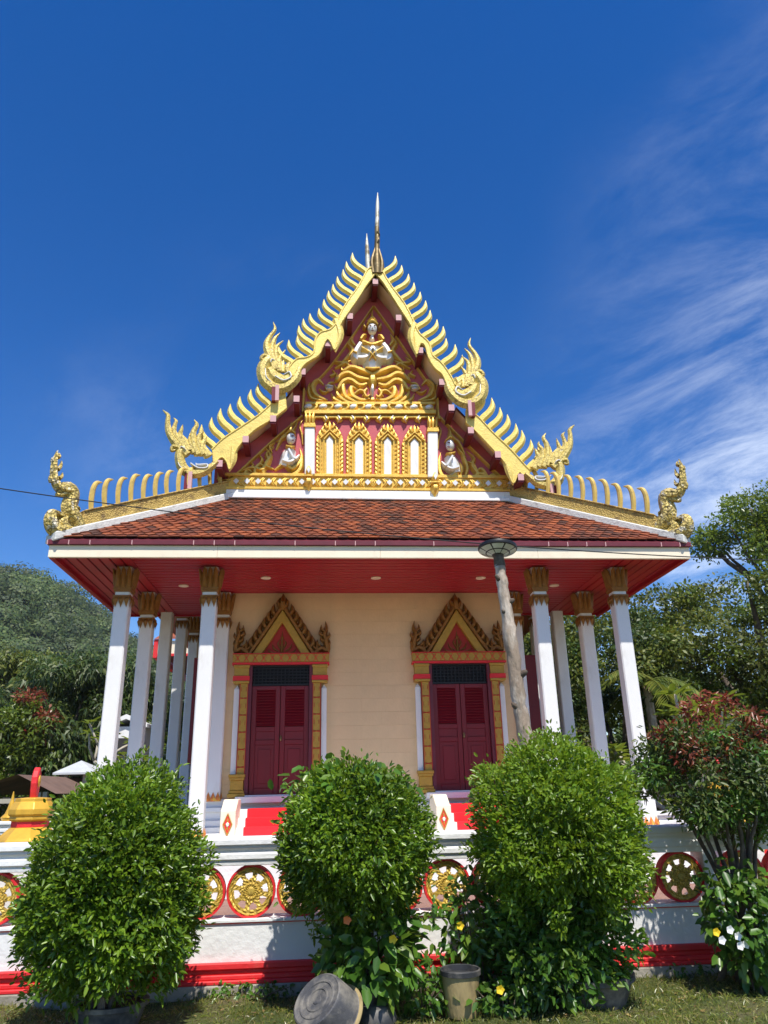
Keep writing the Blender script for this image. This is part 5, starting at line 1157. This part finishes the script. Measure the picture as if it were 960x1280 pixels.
# red leaved tree in front of the balustrade
def tree(name, x, y, z0, limbs, clumps, nleaf, L, W, m, label, seed, trunk_r=.1, bark='bark_dark', full=False, cat='tree', group=None, mats2=None, sig=.45, droop=.1, upz=.2):
    """limbs: list of polylines (x,y,z offsets); clumps: (cx,cy,cz,r) offsets; leaves gather in each clump's shell"""
    B = thing(name, (x, y, z0), label, cat, group); r = np.random.default_rng(seed); O = np.array([x, y, z0])
    q = MB()
    for l in limbs:
        C = catmull([np.array(p, float)+O for p in l[0]], 3); C = [c+r.normal(0, .01, 3) for c in C]; k = len(C); q.tube(C, list(np.linspace(l[1], l[2], k)), 7)
    q.build('trunk', bark, B, smooth=True)
    tot = sum(c[3]**2 for c in clumps); groups = {}
    for c in clumps:
        n = max(12, int(nleaf*c[3]**2/tot)); d = unit(r.normal(size=(n, 3))); rad = r.uniform(.25, 1, n)**.5*(1+smooth_noise(d*2, 5, .25, int(r.integers(1e6))))
        P = O+np.array(c[:3])+d*rad[:, None]*c[3]*np.array([1, 1, .72]); D = unit(d*.6+r.normal(0, .6, (n, 3))+np.array([0, 0, upz-.25])); N = unit(d*.9+np.array([0, -.1, .45])+r.normal(0, .35, (n, 3)))
        groups.setdefault(c[4] if len(c) > 4 else m, []).append((P, D, N))
    for mm, gl in groups.items():
        P = np.concatenate([g[0] for g in gl]); D = np.concatenate([g[1] for g in gl]); N = np.concatenate([g[2] for g in gl]); Ls = L*r.uniform(.6, 1.3, len(P))
        leaf_mesh('crown', P, D, N, Ls, Ls*W/L, mm, B, full, .15, droop)
    return B
def crown(n, cx, cy, cz, rx, ry, rz, cr, seed, m=None, shell=.55):
    r = np.random.default_rng(seed); out = []
    for i in range(n):
        d = unit(r.normal(size=(1, 3)))[0]; k = r.uniform(shell, 1)**.7
        out.append((cx+d[0]*rx*k, cy+d[1]*ry*k, cz+d[2]*rz*k, cr*r.uniform(.65, 1.35))+((m,) if m else ()))
    return out
def limbs_to(clumps, z_fork, r0, r1, seed, n=9, spread=.06):
    r = np.random.default_rng(seed); L = []
    for i in r.choice(len(clumps), min(n, len(clumps)), replace=False):
        c = clumps[i]; L.append(([(r.normal(0, spread), r.normal(0, spread), 0), (c[0]*.25, c[1]*.25, z_fork), (c[0]*.7, c[1]*.7, z_fork+(c[2]-z_fork)*.65), (c[0], c[1], c[2])], r0, r1))
    return L
t_ = atY(935, 1180, 6.9)
cl = crown(34, .08, .05, 1.64, .80, .55, .44, .20, 41, 'leaf_dark')+crown(16, .05, .0, 1.75, .75, .5, .45, .16, 46, 'leaf_vine')+crown(22, .10, .05, 2.0, .72, .5, .34, .15, 42, 'leaf_red', .3)+crown(10, -.05, -.1, 1.30, .62, .4, .16, .16, 43, 'leaf_vine')
tree('red_leaf_tree', t_[0], 6.9, 0, limbs_to(cl, .75, .028, .008, 44, 12, .15), cl, 16000, .058, .024, 'leaf_dark', 'small multi stemmed tree with red young leaves before the balustrade', 45, full=True)

# trees on the right behind the temple
p = atY(900, 740, 19); cl = crown(60, 0, 0, 4.3, 4.0, 3.0, 2.5, .70, 51, None, .75)+crown(34, 0, -.3, 4.5, 4.0, 3.0, 2.5, .60, 151, 'leaf_lime', .8)
tree('broad_tree', p[0]+1.0, 19, 0, [([(0, 0, 0), (.1, 0, 1.5), (.0, 0, 3)], .3, .22)]+limbs_to(cl, 2.6, .16, .04, 52, 14, .1), cl, 76000, .115, .06, 'leaf_olive', 'broad dense green tree beyond the balustrade and red leaved tree', 53)
p = atY(930, 640, 27); cl = crown(34, 0, 0, 11.2, 2.9, 2.4, 1.5, .75, 54, None, .2)
tree('airy_tree', p[0]+.9, 27, 0, [([(0, 0, 0), (.2, 0, 5), (.0, 0, 8.6)], .35, .2)]+limbs_to(cl, 8.0, .12, .03, 55, 18, .05), cl, 14000, .17, .085, 'leaf_lime', 'tall airy light green tree rising behind the broad dense tree', 56)
p = atY(760, 780, 18); cl = crown(60, 0, 0, 3.6, 2.6, 2.0, 2.3, .65, 57, None, .7)+crown(24, 0, -.3, 3.6, 2.6, 2.0, 2.3, .5, 157, 'leaf_olive', .8)
tree('dense_tree', p[0], 18.5, 0, [([(0, 0, 0), (.1, 0, 1.4), (.0, 0, 2.4)], .25, .2)]+limbs_to(cl, 2.0, .12, .04, 58, 10, .1), cl, 52000, .11, .055, 'leaf_dark', 'dark dense tree seen between the temple columns', 59)
p = atY(660, 800, 22); cl = crown(44, 0, 0, 4.0, 2.2, 2.0, 2.6, .8, 60)
tree('dense_tree', p[0], 23, 0, [([(0, 0, 0), (.1, 0, 1.4), (.0, 0, 2.4)], .25, .2)]+limbs_to(cl, 2.0, .12, .04, 61, 8, .1), cl, 24000, .15, .075, 'leaf_olive', 'green tree beside the hall wall behind the lamp pole', 62)
p = atY(920, 900, 25); cl = crown(50, 0, 0, 3.0, 4.6, 1.6, 2.3, .8, 63)
tree('background_tree', p[0], 26, 0, [([(0, 0, 0), (.1, 0, 1.2), (.0, 0, 2.0)], .25, .2)]+limbs_to(cl, 1.6, .12, .04, 64, 10, .1), cl, 22000, .2, .1, 'leaf_dark', 'dark green tree closing the gap beneath the broad tree', 65)
p = atY(700, 900, 27); cl = crown(50, 0, 0, 3.2, 4.2, 1.6, 2.6, .8, 66)
tree('background_tree', p[0], 28, 0, [([(0, 0, 0), (.1, 0, 1.2), (.0, 0, 2.0)], .25, .2)]+limbs_to(cl, 1.6, .12, .04, 67, 10, .1), cl, 22000, .2, .1, 'leaf_dark', 'dark green tree closing the view behind the bare frangipani', 68)
# frangipani: pale forked stems, leaf whorls at the tips
def frangipani(x, y, z0, H, R, nst, label, seed, L=.26, m='leaf_lime', group=None):
    B = thing('frangipani', (x, y, z0), label, 'tree', group); r = np.random.default_rng(seed); q = MB(); tips = []
    def grow(p, d, l, rad, lev):
        e = p+d*l; q.tube([p, (p+e)/2+r.normal(0, .03, 3), e], [rad, rad*.88, rad*.78], 6)
        if lev == 0: tips.append((e, d)); return
        for k in range(r.integers(2, 4)):
            dd = unit((d*.75+r.normal(0, .55, 3)+np.array([0, 0, .25]))[None])[0]; grow(e, dd, l*r.uniform(.6, .85), rad*.72, lev-1)
    for i in range(nst):
        a = r.uniform(0, 6.28); grow(np.array([x+R*.25*math.cos(a), y+R*.25*math.sin(a), z0]), unit(np.array([[math.cos(a)*.5, math.sin(a)*.5, 1.0]]))[0], H*.36, .05*H/2, 3)
    q.build('trunk', 'stem_pale', B, smooth=True)
    P = []; D = []; N = []
    for e, d in tips:
        k = r.integers(8, 14)
        for j in range(k):
            a = 2*math.pi*j/k+r.uniform(-.2, .2); s_ = np.array([math.cos(a), math.sin(a), r.uniform(.1, .9)]); P.append(e+r.normal(0, .02, 3)); D.append(s_); N.append(np.array([-s_[0]*.5, -s_[1]*.5, 1.0]))
    P, D, N = map(np.array, (P, D, N)); Ls = L*r.uniform(.6, 1.2, len(P)); leaf_mesh('leaves', P, unit(D), unit(N), Ls, Ls*.32, m, B, True, .12, .25)
p = atY(900, 900, 11.9); frangipani(p[0]+.2, 12.3, .0, 2.9, .9, 6, 'tall frangipani with big pale leaves above the red leaved tree', 71, .34)
p = atY(745, 960, 14); frangipani(p[0], 14.5, .0, 2.4, .9, 8, 'frangipani with bare pale twisting stems between the columns', 72, .24)
p = atY(695, 960, 16); frangipani(p[0], 16.5, .0, 2.6, .9, 6, 'frangipani with pale leaves by the side wall of the hall', 73, .24)
p = atY(178, 930, 19); frangipani(p[0], 19.5, 0, 3.0, .9, 6, 'frangipani beside the white gabled shrine', 74, .28)
p = atY(215, 930, 18); frangipani(p[0], 18.0, 0, 3.4, 1.0, 7, 'leafy frangipani seen between the shaded side columns', 75, .28)
p = atY(238, 930, 20); frangipani(p[0], 21.0, 0, 3.2, 1.0, 6, 'frangipani deep behind the last side columns', 76, .28)
for i, (pxx, Y_, rx_, h_, m_, lab) in enumerate(((720, 17.6, 1.15, 2.3, 'leaf_olive', 'loose olive shrub behind the outer columns near the bare frangipani'), (775, 15.6, .95, 1.9, 'leaf_lime', 'light green shrub growing beyond the corner column'), (672, 19.5, 1.2, 2.7, 'leaf_olive', 'tall shrub against the hall side past the lamp pole'), (845, 14.6, 1.1, 1.9, 'leaf_dark', 'dark shrub beneath the tall frangipani'))):
    p = atY(pxx, 960, Y_); shrub('garden_shrub', p[0], Y_, .05, rx_, .8, h_, 7000, .13, .06, m_, lab, .5, 160+i, 'shrub', stems=6, lump=.2)
# palm fronds
def palm(x, y, z0, H, nf, fl, label, seed):
    B = thing('palm', (x, y, z0), label, 'palm'); r = np.random.default_rng(seed); q = MB(); q.tube([(x, y, z0), (x+.05, y, z0+H*.5), (x, y, z0+H)], [.14, .11, .09], 9); q.build('trunk', 'bark', B, smooth=True)
    P = []; D = []; N = []; q = MB()
    for i in range(nf):
        a = 2*math.pi*i/nf+r.uniform(-.2, .2); el = r.uniform(.1, 1.1); pts = []
        for t in np.linspace(0, 1, 9): pts.append(np.array([x+math.cos(a)*fl*t*math.cos(el*(1-.5*t)), y+math.sin(a)*fl*t*math.cos(el*(1-.5*t)), z0+H+fl*(math.sin(el)*t-.75*t*t)]))
        q.tube(pts, list(np.linspace(.025, .006, 9)), 5)
        for t in np.linspace(.12, 1, 26):
            k = t*8; j = min(7, int(k)); c = pts[j]+(pts[j+1]-pts[j])*(k-j); tg = unit((pts[j+1]-pts[j])[None])[0]; sd = unit(np.cross(tg, [0, 0, 1.0])[None])[0]
            for g in (-1, 1): P.append(c); D.append(sd*g+tg*.55+np.array([0, 0, -.35])); N.append(np.array([0, 0, 1.0])+tg*.1)
    q.build('frond_rib', 'leaf_olive', B); P, D, N = map(np.array, (P, D, N)); leaf_mesh('frond_leaves', P, unit(D), N, .36*r.uniform(.7, 1.1, len(P)), .05, 'leaf_olive', B, False, .1, .15)
p = atY(800, 770, 16); palm(p[0], 16.2, 0, 3.7, 11, 1.1, 'feathery palm beside the dense trees behind the columns', 81)
# clipped hedge along the far lawn
def hedge(name, x0, x1, y, h, n, m, label, seed, L=.12):
    B = thing(name, ((x0+x1)/2, y, 0), label, 'hedge'); r = np.random.default_rng(seed); P = np.stack([r.uniform(x0, x1, n), y+r.uniform(-.4, .4, n), r.uniform(.02, 1, n)**.6*h*(1+.12*np.sin(r.uniform(0, 6, n)))], 1)
    leaf_mesh('leaves', P, unit(r.normal(0, .6, (n, 3))+np.array([0, -.5, .5])), unit(r.normal(0, .5, (n, 3))+np.array([0, -.3, 1])), L*r.uniform(.6, 1.2, n), L*.5, m, B, False, .1, .1)
    q = MB(); 
    for i in range(12): xx = x0+(x1-x0)*(i+.5)/12; q.tube([(xx, y, 0), (xx+.1, y, h*.8)], [.03, .01], 5)
    q.build('stem', 'bark_dark', B)
hedge('hedge', 4.5, 14, 21, 1.25, 7000, 'leaf_dark', 'low dark hedge at the end of the lawn beyond the columns', 82, .16)
hedge('hedge', -13.5, -6.3, 23, 1.5, 6000, 'leaf_olive', 'yellowish clipped hedge in front of the grey roofed pavilion', 83, .16)

# left: dark mango like tree, red shrub, bushes
p = atY(62, 880, 31); cl = crown(90, 0, 0, 3.9, 5.2, 3.2, 3.1, .85, 91)
tree('mango_tree', p[0], 32, 0, [([(0, 0, 0), (.1, 0, 1.4), (.0, 0, 2.4)], .28, .2)]+limbs_to(cl, 2.0, .13, .04, 92, 12, .1), cl, 46000, .27, .085, 'leaf_dark', 'dark mango like tree with drooping leaves below the forested hill', 93, droop=.5, upz=.0)
p = atY(20, 830, 40); cl = crown(44, 0, 0, 6.2, 4.4, 2.6, 2.6, .95, 94)
tree('olive_tree', p[0]-1.2, 40, 0, [([(0, 0, 0), (.1, 0, 1.4), (.0, 0, 2.4)], .28, .2)]+limbs_to(cl, 2.0, .13, .04, 95, 10, .1), cl, 20000, .30, .11, 'leaf_olive', 'olive green tree behind the dark mango like tree', 96, droop=.4, upz=.0)
p = atY(135, 850, 37); cl = crown(46, 0, 0, 3.6, 3.2, 2.6, 2.0, .8, 97)
tree('olive_tree', p[0], 37.5, 0, [([(0, 0, 0), (.1, 0, 1.4), (.0, 0, 2.4)], .28, .2)]+limbs_to(cl, 2.0, .13, .04, 98, 10, .1), cl, 18000, .20, .09, 'leaf_lime', 'green tree standing behind the white gabled shrine', 99)
p = atY(215, 850, 30); cl = crown(60, 0, 0, 3.0, 3.4, 2.6, 2.0, .75, 100)
tree('dense_tree', p[0], 33, 0, [([(0, 0, 0), (.1, 0, 1.4), (.0, 0, 2.4)], .28, .2)]+limbs_to(cl, 2.0, .13, .04, 101, 10, .1), cl, 20000, .20, .09, 'leaf_olive', 'green tree far behind the shaded side colonnade', 102)
p = atY(2, 930, 27); cl = crown(26, 0, 0, 3.2, 1.1, 1.0, 1.9, .55, 103)+crown(12, .3, 0, 4.4, .8, .8, 1.0, .36, 104, 'leaf_red')
tree('red_tipped_shrub', p[0]-.3, 29.2, 0, limbs_to(cl, .8, .05, .02, 105, 8, .08), cl, 9000, .19, .08, 'leaf_lime', 'shrub with red tips at the frame edge by the mango like tree', 106, cat='shrub')
p = atY(150, 985, 13); creeper('green_shrub', p[0]-.2, 13.2, .2, .75, .6, 1.45, 1700, .13, 'leaf_lime', 'loose light green shrub behind the rounded bush and pedestal', 107, cat='shrub')

# forested hill: terrain plus one canopy mass
def hz(X, Y):
    r = np.clip((Y-85)/115, 0, 1); r = r*r*(3-2*r)
    base = np.where(X < 0, 13+.45*np.minimum(-X, 150), 13-.33*X)
    return r*(np.maximum(base, 2)+2.2*np.sin(X*.07+1)+1.6*np.sin(X*.15+Y*.03)+2*np.sin(Y*.06))-1.5
hx = np.linspace(-230, 60, 60); hy = np.linspace(50, 330, 50)
mat('forest_floor', (0.03, 0.045, 0.014), .95, var=.3, vscale=.2)
grid('hill', hx, hy, hz, 'forest_floor')
r = np.random.default_rng(5); nc = 2700; Xc = r.uniform(-170, 0, nc); Yc_ = 95+r.uniform(0, 1, nc)**.8*140; keep = (Xc/Yc_ > -.62) & (Xc/Yc_ < -.05); Xc, Yc_ = Xc[keep], Yc_[keep]; Zc = hz(Xc, Yc_)
Rc = r.uniform(0, 1, len(Xc))**1.6*4.2+1.8; k = 230; d = unit(r.normal(size=(len(Xc)*k, 3))); d[:, 2] = np.abs(d[:, 2])*1.1-.25; d[:, 1] = np.where(d[:, 1] > .25, -d[:, 1], d[:, 1])
rad = np.repeat(Rc, k)*r.uniform(.7, 1.05, len(d)); P = np.repeat(np.stack([Xc, Yc_, Zc+Rc*.8+r.uniform(0, 4.0, len(Xc))], 1), k, 0)+d*rad[:, None]*np.array([1, 1, .85])
o = leaf_mesh('forest', P, unit(np.cross(d, r.normal(size=d.shape))), unit(d+np.array([0, 0, .15])+r.normal(0, .25, d.shape)), r.uniform(.5, .95, len(d)), r.uniform(.36, .66, len(d)), 'leaf_hill', None, False, .1, .1)
tag(o, 'green forest canopy covering the hill behind the trees', 'forest', kind='stuff')

# far tree line closing the lawn on the right
n = 26000; X = r.uniform(-8, 75, n); Hh = 4.2+1.4*np.sin(X*.35)+1.1*np.sin(X*.9+1); Z = r.uniform(0, 1, n)**.8*Hh; Y = 44+2.2*np.sin(X*.6+Z*.9)+r.normal(0, .8, n)
o = leaf_mesh('far_wood', np.stack([X, Y, Z], 1), unit(r.normal(size=(n, 3))), unit(r.normal(0, .5, (n, 3))+np.array([0, -.6, .8])), r.uniform(.35, .8, n), r.uniform(.25, .5, n), 'leaf_hill', None, False, .1, .1)
tag(o, 'distant line of low trees behind the temple garden', 'trees', kind='stuff')

# ------------------------------------------------------------------ small buildings on the left
mat('rust_roof', (0.16, 0.10, 0.075), .8, var=.25, vscale=2); mat('grey_roof', (0.50, 0.52, 0.53), .6, var=.08, vscale=3); mat('shed_dark', (0.03, 0.028, 0.026), .8); mat('post_pale', (0.40, 0.37, 0.30), .8)
a = atY(18, 985, 24); S_ = thing('open_shed', (a[0], 24, 0), 'open sided shed with a rusty metal roof behind the gold pedestal', 'shed')
zt = atY(22, 968, 22)[2]; ze = atY(70, 992, 22)[2]; xr = atY(70, 990, 22)[0]; xl = xr-9.0; xm = atY(22, 968, 22)[0]
q = MB(); q.add([(xm, 22, zt), (xm, 28, zt), (xr, 28, ze), (xr, 22, ze), (xm-(xr-xm)*1.6, 22, ze), (xm-(xr-xm)*1.6, 28, ze)], [(0, 1, 2, 3), (1, 0, 4, 5)]); q.build('roof', 'rust_roof', S_)
q = MB(); q.box(xm-3, xr-.3, 27.5, 27.7, 0, ze-.05); q.build('back_wall', 'shed_dark', S_)
for xx in (xr-.35, xm-.6, xm+.55, xm-2.6): q = MB(); q.box(xx-.06, xx+.06, 22.2, 22.32, 0, ze+.05); q.build('post', 'post_pale', S_)
q = MB(); q.box(xm-3, xr-.2, 22.2, 22.3, ze-.22, ze-.1); q.build('beam', 'post_pale', S_)
a = atY(88, 960, 26); S_ = thing('pavilion', (a[0], 26, 0), 'small open pavilion with a pale grey hipped roof among trees', 'pavilion')
x0_, x1_ = atY(66, 965, 26)[0], atY(118, 962, 26)[0]; ze = atY(90, 965.5, 26)[2]; zt = atY(100, 954, 27)[2]; xm = atY(98, 955, 27)[0]
q = MB(); q.add([(x0_, 26, ze), (x1_, 26, ze), (x1_, 28.6, ze), (x0_, 28.6, ze), (xm, 27.3, zt+.1), (x0_, 26, ze-.06), (x1_, 26, ze-.06), (x1_, 28.6, ze-.06), (x0_, 28.6, ze-.06)], [(0, 1, 4), (1, 2, 4), (2, 3, 4), (3, 0, 4), (0, 5, 6, 1), (1, 6, 7, 2), (2, 7, 8, 3), (3, 8, 5, 0), (5, 8, 7, 6)]); q.build('roof', 'grey_roof', S_)
for xx in (x0_+.35, x1_-.35):
    for yy in (26.3, 28.3): q = MB(); q.box(xx-.06, xx+.06, yy-.06, yy+.06, 0, ze-.05); q.build('post', 'post_pale', S_)
a = atY(157, 930, 28); S_ = thing('gabled_shrine', (a[0], 28, 0), 'small white gabled shrine seen past the outer column', 'shrine')
xa_ = atY(159, 893, 28); ze = atY(150, 908, 28)[2]; w = .75
q = MB(); q.box(xa_[0]-w*.8, xa_[0]+w*.8, 28.1, 30, 0, ze); q.build('wall', 'white_paint', S_)
q = MB(); q.prism([np.array([xa_[0]-w, 28, ze-.05]), np.array([xa_[0]-w, 28, ze+.08]), np.array([xa_[0], 28, xa_[2]]), np.array([xa_[0]+w, 28, ze+.08]), np.array([xa_[0]+w, 28, ze-.05]), np.array([xa_[0], 28, xa_[2]-.16])], (0, -.1, 0), (0, 2.1, 0)); q.build('roof', 'white_paint', S_)
q = MB(); q.box(xa_[0]-.3, xa_[0]+.3, 28.02, 28.12, .3, ze-.4); q.build('door', 'shed_dark', S_)
# far hall with cream fascia behind the colonnade
a = atY(225, 830, 27); S_ = thing('far_hall', (a[0]+1.5, 27, 0), 'far hall with cream eave board and red edge behind the side colonnade', 'building')
x0_ = atY(197, 815, 27)[0]; zt = atY(205, 801, 27)[2]; zb_ = atY(205, 817, 27)[2]
q = MB(); q.box(x0_, x0_+7, 27, 27.1, zb_, zt); q.build('eave_board', 'cream_fascia', S_)
q = MB(); q.box(x0_-.14, x0_-.005, 26.95, 33, zb_-.15, zt+.05); q.box(x0_, x0_+7, 26.98, 27.08, zb_-.09, zb_-.002); q.build('eave_edge', 'red_paint', S_)
q = MB(); q.box(x0_+.1, x0_+7, 27.1, 33, zb_+.02, zb_+.1); q.build('soffit', 'maroon', S_)
q = MB(); q.box(x0_+.9, x0_+7, 28.2, 33, 0, zb_+.02); q.build('wall', 'soffit_cream', S_)
q = MB(); q.add([(x0_-.14, 26.9, zt+.05), (x0_+7, 26.9, zt+.05), (x0_+7, 33, zt+2.2), (x0_-.14, 33, zt+2.2)], [(0, 1, 2, 3)]); q.build('roof', 'tile', S_)

# ------------------------------------------------------------------ grass
r = np.random.default_rng(9); n = 34000; X = r.uniform(-3.6, 4.4, n); Y = r.uniform(5.6, 7.30, n)
dens = .5+.5*np.sin(X*2.1+1)*np.sin(Y*3.3+X)+.35*r.normal(size=n)+.25*(X > 1.2); kp = dens > .25; X, Y = X[kp], Y[kp]; Z = gz(X, Y)
n = len(X); D = unit(np.stack([r.normal(0, .55, n), r.normal(0, .55, n), r.uniform(.35, 1, n)], 1)); N = unit(np.stack([r.normal(size=n), r.normal(size=n)-.6, r.uniform(.1, .6, n)], 1))
o = leaf_mesh('grass', np.stack([X, Y, Z-.003], 1), D, N, r.uniform(.03, .085, n), r.uniform(.004, .008, n), 'grass_blade', None, False, .1, .25); tag(o, 'short patchy grass on the ground before the balustrade', 'grass', kind='stuff')
# dry fallen leaves
leafmat('leaf_dry', [(0.16, 0.10, 0.04), (0.26, 0.17, 0.07), (0.34, 0.26, 0.10)], .1)
n = 420; X = r.uniform(-3.4, 4.2, n); Y = r.uniform(5.7, 7.25, n); o = leaf_mesh('leaf_litter', np.stack([X, Y, gz(X, Y)+.012], 1), unit(np.stack([r.normal(size=n), r.normal(size=n), r.normal(0, .12, n)], 1)), unit(np.stack([r.normal(0, .25, n), r.normal(0, .25, n), np.ones(n)], 1)), r.uniform(.02, .055, n), r.uniform(.012, .03, n), 'leaf_dry', None, True, .2, 0); tag(o, 'dry fallen leaves scattered over the grass', 'leaf litter', kind='stuff')

# ------------------------------------------------------------------ light haze in the air
hm = bpy.data.materials.new('haze'); hm.use_nodes = True; t = hm.node_tree; t.nodes.clear()
pv = t.nodes.new('ShaderNodeVolumePrincipled'); pv.inputs['Color'].default_value = (0.80, 0.88, 0.97, 1); pv.inputs['Density'].default_value = 0.0002; pv.inputs['Anisotropy'].default_value = 0.0
ho = t.nodes.new('ShaderNodeOutputMaterial'); t.links.new(pv.outputs[0], ho.inputs['Volume']); MATS['haze'] = hm
q = MB(); q.box(-720, 720, -80, 920, -4, 125); o = q.build('haze', 'haze'); tag(o, 'thin pale haze in the air over the valley', 'haze', kind='stuff')
